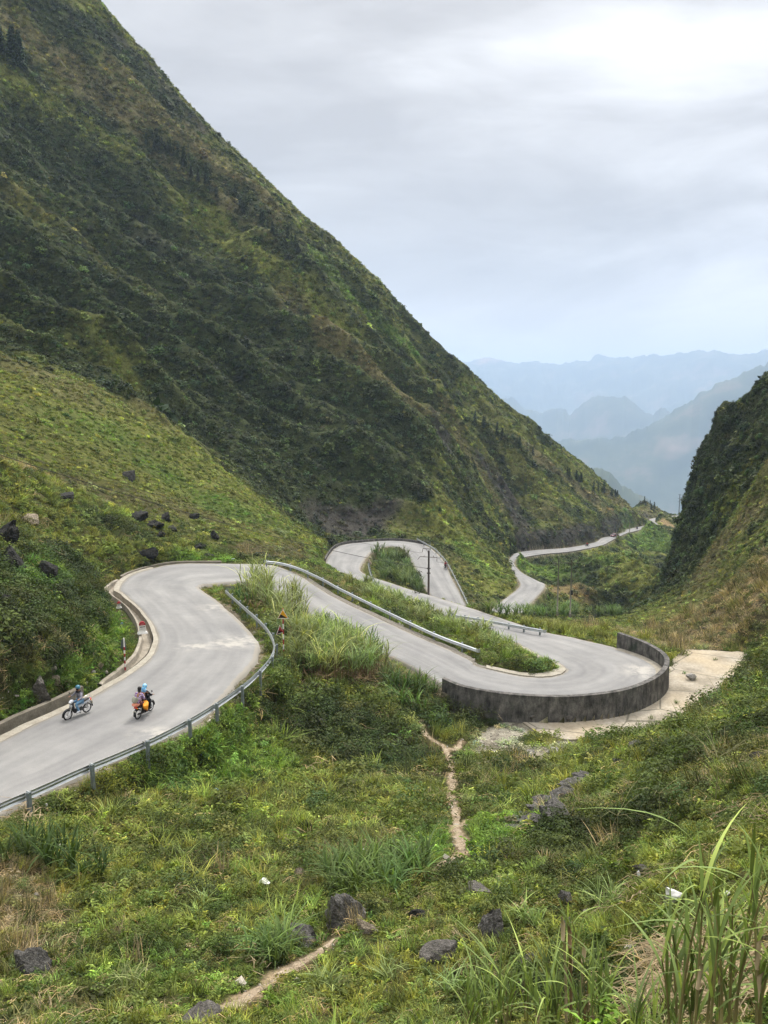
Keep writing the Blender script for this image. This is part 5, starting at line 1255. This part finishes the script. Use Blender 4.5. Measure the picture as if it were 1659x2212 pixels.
# ---- conifers
def conifer_proto(seed, h=6.):
    R_ = np.random.default_rng(seed); root = empty('conifer'); P = []; N = []; L = []
    nl = 13
    for i in range(nl):
        t = i/nl; z = h*(.12+.86*t); rad = h*.20*(1-t)**.8+.06; nb = int(9-4*t)
        for k in range(nb):
            a = 2*PI*k/nb+R_.uniform(-.4, .4); rr2 = rad*R_.uniform(.6, 1.15)
            for s_ in np.linspace(.25, 1, 4): P.append((rr2*s_*math.cos(a), rr2*s_*math.sin(a), z-rr2*s_*.35)); N.append((math.cos(a)*.5+R_.normal()*.4, math.sin(a)*.5+R_.normal()*.4, .8)); L.append(h*.085*R_.uniform(.7, 1.3))
    P = np.array(P); N = np.array(N); N /= np.linalg.norm(N, axis=1)[:, None]
    v, f = leaves_vf(P, N, np.array(L), .6, .25); o = mesh_np('crown', v, f, M_PLANT, root); set_lv(o, 4, R_.random(len(P)))
    mb = MB(); mb.tube([(0, 0, -.5), (0, 0, h*.6), (0, 0, h*.97)], [.10, .06, .02], 6); mb.build('trunk', m_bark, root); return root
for i in range(3): REED[('con', i)] = (conifer_proto(900+i), [False])
bpy.context.view_layer.update()
CN = [('con', i) for i in range(3)]
def conifers(line, n, spread, s_rng, label, group):
    P = np.array(line, float); L = np.concatenate([[0], np.cumsum(np.hypot(*np.diff(P, axis=0).T))])
    for k in range(n):
        t = random.uniform(0, L[-1]); px = np.interp(t, L, P[:, 0])+random.gauss(0, spread); py = np.interp(t, L, P[:, 1])+random.gauss(0, spread)
        h = hit(px, py)
        if h is None or np.hypot(h[0], h[1]) > 620: continue
        plant(random.choice(CN), h[0], h[1], random.uniform(*s_rng), (.030,.050,.024), label, group, 'tree')
conifers([(1225,1025),(1270,1050),(1310,1068),(1350,1078),(1400,1092),(1415,1098)], 34, 5, (.45, .85), 'small dark conifer on the descending skyline above the far road', 'skyline conifers')
conifers([(318,300),(380,345),(450,400),(530,455),(600,510),(660,560)], 46, 6, (.5, .85), 'dark conifer in the line slanting down the upper mountain', 'conifers slanting down the mountain')
conifers([(2,110),(20,120),(38,135),(52,150)], 9, 5, (1.3, 1.9), 'tall dark conifer in the stand at the upper left edge', 'conifer stand at the left edge')
conifers([(1150,980),(1165,985),(1180,1000),(1012,905),(1030,915)], 7, 4, (.6, .9), 'dark conifer standing alone on the mountain flank above the cliff', 'conifers above the cliff')
# ---- bare saplings
def sapling(px, py, h, seed, label):
    R_ = random.Random(seed); p = hit(px, py); mb = MB(); mb.tube([(0, 0, 0), (.02, 0, h*.5), (0, .02, h*.75)], [.012, .009, .006], 6)
    for k in range(6):
        a = R_.uniform(0, 2*PI); l = h*R_.uniform(.5, .9); mb.tube([(0, .02, h*.72), (math.cos(a)*l*.5, math.sin(a)*l*.5, h*.72+l*.32), (math.cos(a)*l, math.sin(a)*l, h*.72+l*.42)], [.006, .005, .002], 5)
    o = mb.build('bare_sapling', m_stem); o.location = tuple(p); return tag(o, label, 'sapling')
m_stem = simple('pale_green_stem', (.22,.21,.10), .7, .3)
sapling(1330, 1855, 1.7, 1, 'spindly sapling with bare spreading twigs right of the outcrop')
sapling(1420, 1800, 1.6, 2, 'thin leafless seedling behind the spindly sapling')
sapling(1545, 1735, 1.8, 3, 'taller bare sapling near the right edge below the bushes')
sapling(145, 1080, 2.5, 4, 'bare branching shrub beside the dark outcrop on the left slope')
# ------------------------------------------------------------------ motorbikes and riders (local frame: x forward, y left, z up)
m_tyre = simple('tyre_rubber', (.012,.012,.012), .85, .2); m_chrome = simple('bright_metal', (.62,.62,.63), .3, .5, .9); m_bblk = simple('gloss_black_paint', (.012,.012,.014), .3, .6)
m_bwhite = simple('white_fairing', (.62,.64,.68), .35, .5); m_engine = simple('engine_grey', (.06,.06,.062), .55, .4, .5); m_lens = simple('headlamp_glass', (.70,.72,.75), .15, .6); m_tail = simple('tail_lamp_red', (.75,.03,.03), .25, .6)
m_plate = simple('number_plate', (.72,.70,.60), .5, .4); m_seat = simple('seat_vinyl', (.02,.02,.022), .6, .3); m_orange = simple('orange_sack', (.85,.33,.02), .6, .3, 0, .15, 5.); m_bred = simple('red_fairing', (.42,.02,.025), .35, .5); m_green = simple('green_cover', (.03,.22,.15), .5, .4)
def wheel(parent, x, R_=.29, w=.045):
    wh = empty('wheel', (x, 0, R_)); wh.parent = parent
    mb = MB(); mb.torus((0, 0, 0), R_-w*.75, w*.75, 'y', 30, 8); mb.build('tyre', m_tyre, wh, smooth=True)
    mb = MB(); mb.torus((0, 0, 0), R_-w*1.7, .016, 'y', 30, 6)
    for k in range(10): a = 2*PI*k/10; mb.tube([(0, 0, 0), ((R_-w*1.6)*math.cos(a), 0, (R_-w*1.6)*math.sin(a))], .007, 4)
    mb.tube([(0, -.05, 0), (0, .05, 0)], .045, 10); mb.build('rim', m_chrome, wh)
def ribbon(mb, pts, w, th=.03):
    """a curved shell: side-view polyline pts (x,z), half width w (scalar or list)"""
    n = len(pts); ws = w if hasattr(w, '__len__') else [w]*n; V = []; Fc = []
    for i, (x, z) in enumerate(pts):
        a = np.array(pts[min(i+1, n-1)])-np.array(pts[max(i-1, 0)]); a = a/(np.linalg.norm(a)+1e-9); nx, nz = -a[1]*th, a[0]*th
        V += [(x, -ws[i], z), (x+nx, -ws[i]*.6, z+nz), (x+nx*1.2, 0, z+nz*1.2), (x+nx, ws[i]*.6, z+nz), (x, ws[i], z), (x-nx*.3, 0, z-nz*.3)]
    for i in range(n-1):
        for k in range(6): Fc.append((i*6+k, i*6+(k+1) % 6, i*6+6+(k+1) % 6, i*6+6+k))
    Fc += [tuple(range(5, -1, -1)), tuple(range((n-1)*6, n*6))]
    mb.add(V, Fc)
def loft(mb, secs, n=12):
    """sections (x, z centre, half width, half height)"""
    V = []; Fc = []
    for x, z, a, b in secs:
        for k in range(n):
            t = 2*PI*k/n; V.append((x, a*math.copysign(abs(math.cos(t))**.8, math.cos(t)), z+b*math.copysign(abs(math.sin(t))**.8, math.sin(t))))
    for i in range(len(secs)-1):
        for k in range(n): Fc.append((i*n+k, i*n+(k+1) % n, (i+1)*n+(k+1) % n, (i+1)*n+k))
    Fc += [tuple(range(n-1, -1, -1)), tuple(range((len(secs)-1)*n, len(secs)*n))]
    mb.add(V, Fc)
def motorbike(rear, front, label, style):
    rear = Vector(rear); front = Vector(front); d = front-rear; c = (rear+front)/2
    d.z = 0; o = empty('motorbike', tuple(c), math.atan2(d.y, d.x), label, 'motorbike'); o.scale = (.93, .93, .93)
    wheel(o, -.62); wheel(o, .62)
    body, side = (m_bblk, m_bwhite) if style == 'dark' else (m_bblk, m_bred)
    B = lambda mb, nm, m, s=True: mb.build(nm, m, o, smooth=s)
    mb = MB(); loft(mb, [(-.30, .38, .10, .10), (-.05, .36, .13, .14), (.15, .36, .11, .12), (.24, .40, .05, .08)]); mb.tube([(-.62, -.09, .29), (-.15, -.11, .34)], .035, 8); B(mb, 'engine', m_engine)
    mb = MB(); mb.tube([(.10, -.13, .26), (-.2, -.16, .25), (-.45, -.17, .33), (-.82, -.17, .40)], [.022, .03, .05, .05], 10); B(mb, 'exhaust', m_chrome if style == 'dark' else m_engine)
    mb = MB(); ribbon(mb, [(.30, .98), (.36, .80), (.33, .60), (.26, .42), (.16, .30)], [.14, .21, .21, .17, .10], .06); B(mb, 'leg_shield', body)
    mb = MB(); ribbon(mb, [(.36, .86), (.43, .74), (.40, .58)], [.10, .13, .05], .035); B(mb, 'front_panel', side)
    mb = MB(); loft(mb, [(.28, 1.0, .08, .06), (.38, .99, .13, .085), (.47, .95, .10, .08), (.52, .93, .04, .04)]); B(mb, 'headlamp_cowl', side if style == 'dark' else body)
    mb = MB(); mb.ell((.50, 0, .945), (.04, .09, .06)); B(mb, 'headlight', m_lens)
    arc = [(.62+.335*math.cos(a), .29+.335*math.sin(a)) for a in np.linspace(-.15, 2.3, 9)]
    mb = MB(); ribbon(mb, arc, .06, -.02); B(mb, 'front_mudguard', body)
    arc = [(-.62+.35*math.cos(a), .31+.35*math.sin(a)) for a in np.linspace(.9, 3.25, 9)]
    mb = MB(); ribbon(mb, arc, .07, -.02); B(mb, 'rear_mudguard', m_seat)
    mb = MB(); loft(mb, [(.12, .40, .05, .06), (0, .55, .10, .09), (-.20, .62, .13, .10), (-.50, .68, .13, .09), (-.78, .74, .07, .05)]); B(mb, 'tail_body', side if style == 'dark' else body)
    mb = MB(); loft(mb, [(.05, .72, .08, .04), (-.15, .76, .13, .05), (-.45, .80, .14, .05), (-.74, .83, .09, .035)]); B(mb, 'seat', m_seat)
    for s in (1, -1):
        mb = MB(); mb.tube([(.62, .075*s, .29), (.46, .075*s, .62), (.36, .07*s, .88)], [.028, .03, .03], 8); B(mb, 'fork_leg', m_chrome)
        mb = MB(); mb.tube([(-.62, .12*s, .31), (-.48, .13*s, .64)], .03, 8); B(mb, 'shock_absorber', m_chrome)
        mb = MB(); mb.tube([(.20, .30*s, 1.13), (.24, .34*s, 1.30)], .006, 6); mb.ell((.24, .36*s, 1.34), (.015, .055, .045)); B(mb, 'mirror', m_bblk)
        mb = MB(); mb.tube([(.0, .16*s, .27), (.0, .28*s, .27)], .02, 6); B(mb, 'footrest', m_tyre)
        mb = MB(); mb.ell((-.82, .10*s, .70), (.03, .04, .03)); B(mb, 'indicator', m_orange)
    mb = MB(); mb.tube([(.16, -.37, 1.08), (.25, -.20, 1.10), (.30, 0, 1.03), (.25, .20, 1.10), (.16, .37, 1.08)], .016, 8); B(mb, 'handlebar', m_engine)
    mb = MB(); mb.ell((-.83, 0, .74), (.05, .10, .06)); B(mb, 'tail_light', m_tail)
    mb = MB(); mb.box((-.93, 0, .52), (.012, .19, .14), Matrix.Rotation(-.35, 3, 'Y')); pl = mb.build('number_plate', m_plate, o)
    mb = MB(); 
    for k in range(3): mb.box((-.941, -.05+k*.05, .535), (.004, .03, .045), Matrix.Rotation(-.35, 3, 'Y'))
    mb.build('plate_lettering', m_bblk, pl)
    mb = MB(); mb.tube([(-.35, .13, .92), (-.75, .13, .93), (-.86, 0, .93), (-.75, -.13, .93), (-.35, -.13, .92)], .014, 6); B(mb, 'grab_rail', m_chrome)
    return o
def skin(name, joints, edges, mat, parent, levels=2):
    """one continuous surface grown round a skeleton; the first joint is the root"""
    me = bpy.data.meshes.new(name); keys = list(joints); me.from_pydata([joints[k][0] for k in keys], [(keys.index(a), keys.index(b)) for a, b in edges], []); me.update()
    o = bpy.data.objects.new(name, me); COL.objects.link(o); o.parent = parent; me.materials.append(mat)
    o.modifiers.new('skin', 'SKIN').use_smooth_shade = True
    sv = me.skin_vertices[0].data
    for i, k in enumerate(keys):
        r = joints[k][1]; sv[i].radius = (r, r) if not hasattr(r, '__len__') else r; sv[i].use_root = (i == 0)
    ss = o.modifiers.new('sub', 'SUBSURF'); ss.levels = levels; ss.render_levels = levels
    return o
m_skin = simple('skin', (.34,.19,.12), .6, .3, 0, .06)
def person(loc, rz, label, top, legs, pose, helmet=None, hair=None, hood=None, shoes=m_bwhite, mask=None, lean=.0):
    o = empty('person', loc, rz, label, 'person'); o.scale = (.93, .93, .93)
    J = {'pelvis': ((-.18, 0, .90), .135), 'waist': ((-.17+lean*.3, 0, 1.05), .125), 'chest': ((-.12+lean, 0, 1.26), .145), 'neck': ((-.08+lean*1.3, 0, 1.43), .055), 'head0': ((-.05+lean*1.4, 0, 1.52), .085), 'head1': ((-.03+lean*1.4, 0, 1.63), .092)}
    E = [('pelvis', 'waist'), ('waist', 'chest'), ('chest', 'neck'), ('neck', 'head0'), ('head0', 'head1')]
    for s, n in ((1, 'l'), (-1, 'r')):
        sh, el, ha = pose['arm_'+n]; hip = (-.16, .09*s, .86); kn, an, to = pose['leg_'+n]
        J.update({n+'sh': ((-.11+lean, .185*s, 1.36), .062), n+'el': (el, .047), n+'wr': (ha, .032)})
        h = Vector(ha); dd = (h-Vector(el)).normalized(); J[n+'pm'] = (tuple(h+dd*.06), .034)
        E += [('chest', n+'sh'), (n+'sh', n+'el'), (n+'el', n+'wr'), (n+'wr', n+'pm')]
        for f in range(4):
            b = h+dd*.09+Vector((0, (f-1.5)*.018, 0)); t = b+dd*.035+Vector((0, 0, -.012)); u = t+Vector((-.005, 0, -.032+.003*f)); J[n+'f%da' % f] = (tuple(t), .009); J[n+'f%db' % f] = (tuple(u), .008); E += [(n+'pm', n+'f%da' % f), (n+'f%da' % f, n+'f%db' % f)]
        J[n+'th'] = (tuple(h+dd*.05+Vector((0, -s*.045, -.03))), .010); E.append((n+'pm', n+'th'))
        J.update({n+'hip': (hip, .095), n+'kn': (kn, .062), n+'an': (an, .042), n+'to': (to, .035)}); E += [('pelvis', n+'hip'), (n+'hip', n+'kn'), (n+'kn', n+'an'), (n+'an', n+'to')]
    skin('body', J, E, m_skin, o)
    g = 1.16
    JT = {k: J[k] for k in ('waist', 'chest')}; JT = {'waist': (J['waist'][0], .150), 'pelvis': (J['pelvis'][0], .155), 'chest': (J['chest'][0], .172), 'neck': (tuple(Vector(J['neck'][0])-Vector((0, 0, .03))), .075)}; ET = [('waist', 'pelvis'), ('waist', 'chest'), ('chest', 'neck')]
    for n in 'lr':
        JT[n+'sh'] = (J[n+'sh'][0], .080); JT[n+'el'] = (J[n+'el'][0], .062); JT[n+'wr'] = (J[n+'wr'][0], .045); ET += [('chest', n+'sh'), (n+'sh', n+'el'), (n+'el', n+'wr')]
    skin('jacket', JT, ET, top, o)
    JL = {'pelvis': (tuple(Vector(J['pelvis'][0])-Vector((0, 0, .03))), .150)}; EL = []
    for n in 'lr':
        JL[n+'hip'] = (J[n+'hip'][0], .108); JL[n+'kn'] = (J[n+'kn'][0], .075); JL[n+'an'] = (J[n+'an'][0], .056); EL += [('pelvis', n+'hip'), (n+'hip', n+'kn'), (n+'kn', n+'an')]
    skin('trousers', JL, EL, legs, o)
    for n in 'lr':
        a = Vector(J[n+'an'][0]); t = Vector(J[n+'to'][0]); mb = MB(); mb.tube([a+Vector((-.05, 0, -.02)), a.lerp(t, .4), t, t+(t-a)*.18], [.048, .056, .05, .028], 10); mb.build('shoe', shoes, o, smooth=True)
    hc = Vector(J['head1'][0])
    mb = MB(); mb.ell(hc+Vector((.092, 0, -.05)), (.02, .014, .024)); mb.build('nose', m_skin, o, smooth=True)
    for s in (1, -1):
        mb = MB(); mb.ell(hc+Vector((.082, .034*s, -.012)), (.012, .014, .010), n=8, m=6); mb.build('eye', m_bblk, o, smooth=True)
        mb = MB(); mb.ell(hc+Vector((0, .093*s, -.03)), (.022, .012, .034), n=8, m=6); mb.build('ear', m_skin, o, smooth=True)
    mb = MB(); mb.ell(hc+Vector((.082, 0, -.095)), (.012, .028, .008), n=8, m=6); mb.build('mouth', m_red, o, smooth=True)
    if helmet:
        mb = MB(); V0 = len(mb.v); mb.ell(hc+Vector((-.005, 0, .035)), (.142, .130, .135), n=20, m=14)
        mb.v = [tuple((x, y, max(z, hc.z-.045 if x < hc.x+.06 else hc.z+.02))) for x, y, z in mb.v]; mb.build('helmet', helmet, o, smooth=True)
        mb = MB(); mb.ell(hc+Vector((.115, 0, .055)), (.06, .09, .012)); mb.build('helmet_peak', m_bblk, o, smooth=True)
    if hair:
        mb = MB(); mb.ell(hc+Vector((-.022, 0, .02)), (.112, .112, .118), n=18, m=12); mb.ell(hc+Vector((-.075, 0, -.09)), (.06, .085, .13)); mb.build('hair', hair, o, smooth=True)
    if hood:
        mb = MB(); mb.ell(hc+Vector((-.02, 0, .0)), (.135, .130, .145), n=18, m=12); mb.ell(hc+Vector((-.12, 0, -.19)), (.09, .17, .19)); mb.build('hood', hood, o, smooth=True)
    if mask:
        mb = MB(); mb.ell(hc+Vector((.035, 0, -.06)), (.075, .085, .055)); mb.build('face_mask', mask, o, smooth=True)
    return o
def pose_drive(): return {'arm_l': (0, (.02, .34, 1.14), (.15, .36, 1.13)), 'arm_r': (0, (.02, -.34, 1.14), (.15, -.36, 1.13)), 'leg_l': ((.24, .17, .80), (.06, .21, .38), (.20, .22, .32)), 'leg_r': ((.24, -.17, .80), (.06, -.21, .38), (.20, -.22, .32))}
def pose_ride(): return {'arm_l': (0, (-.02, .28, 1.08), (.18, .14, 1.02)), 'arm_r': (0, (-.02, -.28, 1.08), (.18, -.14, 1.02)), 'leg_l': ((.22, .24, .76), (.06, .27, .36), (.18, .28, .31)), 'leg_r': ((.22, -.24, .76), (.06, -.27, .36), (.18, -.28, .31))}
def cloth(nm, c, v=.15): return simple(nm, c, .85, .15, 0, v, 9.)
m_checked, nt = new_mat('patterned_jacket'); oc = objcoord(nt); ck = nt.nodes.new('ShaderNodeTexVoronoi'); ck.inputs['Scale'].default_value = 14; nt.links.new(oc, ck.inputs['Vector'])
principled(nt, ramp(nt, [(.1, (.05,.035,.11)), (.4, (.26,.16,.42)), (.6, (.55,.48,.58)), (.9, (.30,.09,.16))], ck.outputs['Color']).outputs[0], .85, .15)
m_blueh, nt = new_mat('pale_blue_hood'); oc = objcoord(nt); principled(nt, ramp(nt, [(.35, (.10,.38,.72)), (.6, (.30,.62,.85)), (.75, (.75,.82,.88))], noise(nt, 9, 3, .6, oc)).outputs[0], .7, .2)
zb = -15.72
def road_z(p):
    h = road_bvh.ray_cast(Vector((p[0], p[1], 100)), Vector((0, 0, -1))); return h[0].z+.004 if h[0] is not None else p[2]
def on_road(px, py, z0):
    p = at_z(px, py, z0)
    for _ in range(4): p = at_z(px, py, road_z(p))
    return p
def fix_base(r, f):
    c = (np.array(r)+np.array(f))/2; d = (np.array(f)-np.array(r)); d[2] = 0; d /= np.linalg.norm(d); return c-d*.62, c+d*.62
r, f = fix_base(on_road(186, 1541, zb), on_road(149, 1553, zb))
bk1 = motorbike(r, f, 'black scooter with white side panels coming down the road near the left wall', 'dark'); bk1.rotation_euler.x = -.06
pp = person(bk1.location[:], bk1.rotation_euler.z, 'rider in a grey jacket, blue jeans and blue helmet on the black scooter', cloth('grey_jacket', (.23,.23,.27), .35), cloth('washed_denim', (.16,.30,.46), .25), pose_drive(), helmet=simple('blue_helmet', (.04,.17,.24), .3, .6), mask=cloth('dark_scarf', (.02,.02,.025))); pp.rotation_euler.x = -.06
def scarf(parent, m, z=1.42, x=-.07):
    mb = MB(); mb.torus((0, 0, 0), .095, .05, 'y', 18, 8); R_ = Matrix.Rotation(PI/2, 3, 'X'); mb.v = [tuple(R_ @ Vector(v)+Vector((x, 0, z))) for v in mb.v]; mb.build('scarf', m, parent, smooth=True)
scarf(pp, cloth('black_scarf', (.012,.012,.014)))
r, f = fix_base(on_road(299, 1552, zb), on_road(326, 1537, zb))
bk2 = motorbike(r, f, 'dark motorbike with red tail and orange sack going away in mid road', 'red'); bz = bk2.rotation_euler.z
def rel(o, x, y, z): return o.matrix_basis @ Vector((x, y, z))
bpy.context.view_layer.update()
dv = person(tuple(rel(bk2, .12, 0, 0)), bz, 'driver in black clothes with a pale blue hood on the loaded motorbike', cloth('black_jacket', (.010,.010,.012)), cloth('black_trousers', (.012,.012,.014)), pose_drive(), hood=m_blueh, shoes=m_tyre, lean=.03)
ps = person(tuple(rel(bk2, -.36, 0, .03)), bz, 'dark haired passenger in a purple patterned jacket behind the driver in black', m_checked, cloth('dark_red_skirt', (.14,.05,.06)), pose_ride(), hair=simple('black_hair', (.012,.010,.009), .5, .4), shoes=m_tyre, lean=.02)
def bag(nm, o, c, rad, m, lab, cat):
    me = rock_mesh(nm, int(abs(c[0])*97+abs(c[1])*31+3), .25, 3); b = bpy.data.objects.new(nm, me); COL.objects.link(b); me.materials.append(m); me.polygons.foreach_set('use_smooth', np.ones(len(me.polygons), bool)); b.location = rel(o, *c); b.rotation_euler.z = o.rotation_euler.z; b.scale = rad; return tag(b, lab, cat)
bag('sack', bk2, (-.30, -.29, .68), (.29, .20, .31), m_orange, 'orange sack slung on the right side of the loaded motorbike', 'sack')
bag('backpack', bk2, (-.80, .02, 1.22), (.17, .20, .26), cloth('grey_canvas', (.36,.36,.29)), 'grey canvas backpack on the back of the passenger', 'backpack')
bag('parcel', bk2, (-.80, -.02, .92), (.16, .26, .13), simple('salmon_plastic', (.68,.26,.17), .6, .3), 'salmon coloured parcel strapped above the red tail light', 'parcel')
# far traffic
def far_bike(px, py, z, hd, lab_b, lab_p, m_top):
    p = on_road(px, py, z); p2 = p+np.array([math.cos(hd), math.sin(hd), 0])*.62; b = motorbike(p-(p2-p), p2, lab_b, 'red')
    person(b.location[:], hd, lab_p, m_top, cloth('dark_trousers', (.02,.02,.025)), pose_drive(), helmet=m_bblk, shoes=m_tyre)
far_bike(963, 1229, -31.8, math.radians(-75), 'red motorbike coming toward the viewer by the thin guardrail of the loop', 'distant rider in red jacket near the thin guardrail of the loop', cloth('red_jacket', (.30,.02,.03)))
far_bike(1268.5, 1180.5, -50, math.radians(20), 'far red motorbike on the far road below the ochre rock scar', 'tiny rider in red below the ochre rock scar', cloth('scarlet_jacket', (.45,.03,.04)))
far_bike(1376, 1143.5, -56.8, math.radians(40), 'farthest dark motorbike on the upper part of the far road', 'farthest tiny rider in dark clothes on the far road', cloth('navy_jacket', (.02,.025,.05)))
def car(px, py, z, hd, label):
    p = on_road(px, py, z); o = empty('car', tuple(p), hd, label, 'car'); m_cb = simple('maroon_car_paint', (.13,.02,.025), .3, .6); m_gl = simple('car_glass', (.02,.025,.03), .1, .6)
    prof = [(-2.05, .35), (-2.1, .75), (-2.0, 1.0), (-1.2, 1.02), (-.7, 1.45), (.35, 1.48), (1.0, 1.0), (1.9, .88), (2.1, .65), (2.08, .35)]
    mb = MB(); mb.prism(prof, 1.72); bo = mb.build('body', m_cb, o); bv = bo.modifiers.new('bevel', 'BEVEL'); bv.width = .09; bv.segments = 3
    for y in (.87, -.87):
        mb = MB(); mb.prism([(-1.1, 1.03), (-.68, 1.38), (.32, 1.41), (.82, 1.03)], .02, Matrix.Translation((0, y, 0))); mb.build('side_window', m_gl, o)
    mb = MB(); mb.add([(.44, -.72, 1.44), (.44, .72, 1.44), (1.03, .76, 1.04), (1.03, -.76, 1.04)], [(0, 1, 2, 3)]); mb.build('windscreen', m_gl, o)
    mb = MB(); mb.add([(-.78, -.72, 1.42), (-.78, .72, 1.42), (-1.22, .76, 1.06), (-1.22, -.76, 1.06)], [(3, 2, 1, 0)]); mb.build('rear_window', m_gl, o)
    for x in (-1.3, 1.3):
        for y in (-.82, .82):
            w = empty('wheel', (x, y, .31)); w.parent = o; mb = MB(); mb.torus((0, 0, 0), .24, .08, 'y', 20, 8); mb.build('tyre', m_tyre, w, smooth=True); mb = MB(); mb.tube([(0, -.06, 0), (0, .06, 0)], .17, 14); mb.build('rim', m_chrome, w)
    for y in (-.6, .6):
        mb = MB(); mb.ell((2.06, y, .72), (.07, .2, .10)); mb.build('headlight', m_lens, o); mb = MB(); mb.ell((-2.07, y, .8), (.05, .18, .09)); mb.build('tail_light', m_tail, o)
    mb = MB(); mb.box((2.1, 0, .5), (.06, 1.1, .16)); mb.build('grille', m_bblk, o)
    return o
car(1327.5, 1160, -53.6, math.radians(215), 'small dark red car on the far road beside the lone pole')
# ------------------------------------------------------------------ overcast daylight
SUN_EL, SUN_AZ = math.radians(54), math.radians(18)      # azimuth clockwise from +Y: high ahead of the viewer, veiled by cloud
sd = bpy.data.lights.new('sun', 'SUN'); so = bpy.data.objects.new('sun', sd); COL.objects.link(so)
sd.energy = 2.0; sd.angle = math.radians(11); sd.color = (1, .95, .87)
sdir = Vector((math.sin(SUN_AZ)*math.cos(SUN_EL), math.cos(SUN_AZ)*math.cos(SUN_EL), math.sin(SUN_EL)))
so.rotation_euler = sdir.to_track_quat('Z', 'Y').to_euler()
wd = bpy.data.worlds.new('World'); SC.world = wd; wd.use_nodes = True
nt = wd.node_tree; nt.nodes.clear()
sky = nd(nt, 'ShaderNodeTexSky', sky_type='NISHITA', sun_disc=False)
sky.sun_elevation = SUN_EL; sky.sun_rotation = SUN_AZ; sky.air_density = 1.5; sky.dust_density = 3
tc = nt.nodes.new('ShaderNodeTexCoord')
def vmap(scale, rot=(0, 0, 0), loc=(0, 0, 0)):
    mp = nt.nodes.new('ShaderNodeMapping'); mp.inputs['Scale'].default_value = scale; mp.inputs['Rotation'].default_value = rot; mp.inputs['Location'].default_value = loc
    nt.links.new(tc.outputs['Generated'], mp.inputs['Vector']); return mp.outputs[0]
c1 = noise(nt, 1.0, 6, .52, vmap(CLOUD_SC, (0, math.radians(CLOUD_ROT), 0), CLOUD_OFF), .35)
c2 = noise(nt, 1.0, 5, .55, vmap((3.5, 2.5, 13), (0, math.radians(-6), 0), (4.1, 2.2, 1.3)), .5)
mx = nt.nodes.new('ShaderNodeMix'); mx.inputs[0].default_value = .28; nt.links.new(c1, mx.inputs[2]); nt.links.new(c2, mx.inputs[3])
cl = ramp(nt, SKY_RAMP, mx.outputs[0])
# clouds get brighter overhead, as an overcast sky does
sep = nt.nodes.new('ShaderNodeSeparateXYZ'); nt.links.new(tc.outputs['Generated'], sep.inputs[0])
zen = ramp(nt, [(0., (.98,1.0,1.03)), (.10, (1.,1.,1.02)), (.5, (1.1,1.1,1.1)), (.72, (3.0,2.95,2.9)), (1., (4.0,3.9,3.8))], sep.outputs['Z'])
cloud = mixc(nt, 1., cl.outputs[0], zen.outputs[0], 'MULTIPLY')
# and round the veiled sun
vd = nd(nt, 'ShaderNodeVectorMath', operation='DOT_PRODUCT'); nt.links.new(tc.outputs['Generated'], vd.inputs[0]); vd.inputs[1].default_value = sdir
glow = ramp(nt, [(.0, (1,1,1)), (.6, (1,1,1)), (.9, (1.04,1.04,1.04)), (.955, (1.3,1.29,1.27)), (1., (4.,3.9,3.8))], vd.outputs['Value'])
cloud = mixc(nt, 1., cloud, glow.outputs[0], 'MULTIPLY')
# the band near the skyline is smoother and paler
low = ramp(nt, [(.02, (1,1,1)), (.17, (0,0,0))], sep.outputs['Z'])
lowf = nt.nodes.new('ShaderNodeMath'); lowf.operation = 'MULTIPLY'; lowf.inputs[1].default_value = .8; nt.links.new(low.outputs[0], lowf.inputs[0])
cloud = mixc(nt, lowf.outputs[0], cloud, SKY_LOW)
cloud10 = mixc(nt, 1., cloud, (10,10,10), 'MULTIPLY')
fin = mixc(nt, .95, sky.outputs[0], cloud10)
bg = nt.nodes.new('ShaderNodeBackground'); bg.inputs['Strength'].default_value = .1
wo = nt.nodes.new('ShaderNodeOutputWorld'); nt.links.new(fin, bg.inputs[0]); nt.links.new(bg.outputs[0], wo.inputs[0])
vs = SC.view_settings; vs.view_transform = 'Standard'; vs.look = 'None'; vs.gamma = 1; vs.exposure = 0.55; vs.use_curve_mapping = False
SC.cycles.max_bounces = 5; SC.cycles.diffuse_bounces = 2; SC.cycles.glossy_bounces = 2; SC.cycles.transmission_bounces = 3; SC.cycles.transparent_max_bounces = 4; SC.cycles.volume_bounces = 1
SC.cycles.use_denoising = True; SC.cycles.denoiser = 'OPENIMAGEDENOISE'; SC.cycles.denoising_prefilter = 'ACCURATE'
SC.cycles.caustics_reflective = False; SC.cycles.caustics_refractive = False
# ------------------------------------------------------------------ the hazy air
m_haze, nt = new_mat('haze')
pv = nt.nodes.new('ShaderNodeVolumePrincipled'); pv.inputs['Density'].default_value = HAZE_D; pv.inputs['Color'].default_value = (*HAZE_C, 1); pv.inputs['Anisotropy'].default_value = 0.
out = nt.nodes.new('ShaderNodeOutputMaterial'); nt.links.new(pv.outputs[0], out.inputs['Volume'])
hb = MB(); zlo = min(LV[:, 2].min(), fz.min())-1.5; zhi = max(LV[:, 2].max(), fz.max())+12
hb.box((0, 0, (zlo+zhi)/2), (28000, 28000, zhi-zlo))
haze = hb.build('haze', m_haze); tag(haze, 'pale blue haze filling the valley air', 'haze', kind='stuff')
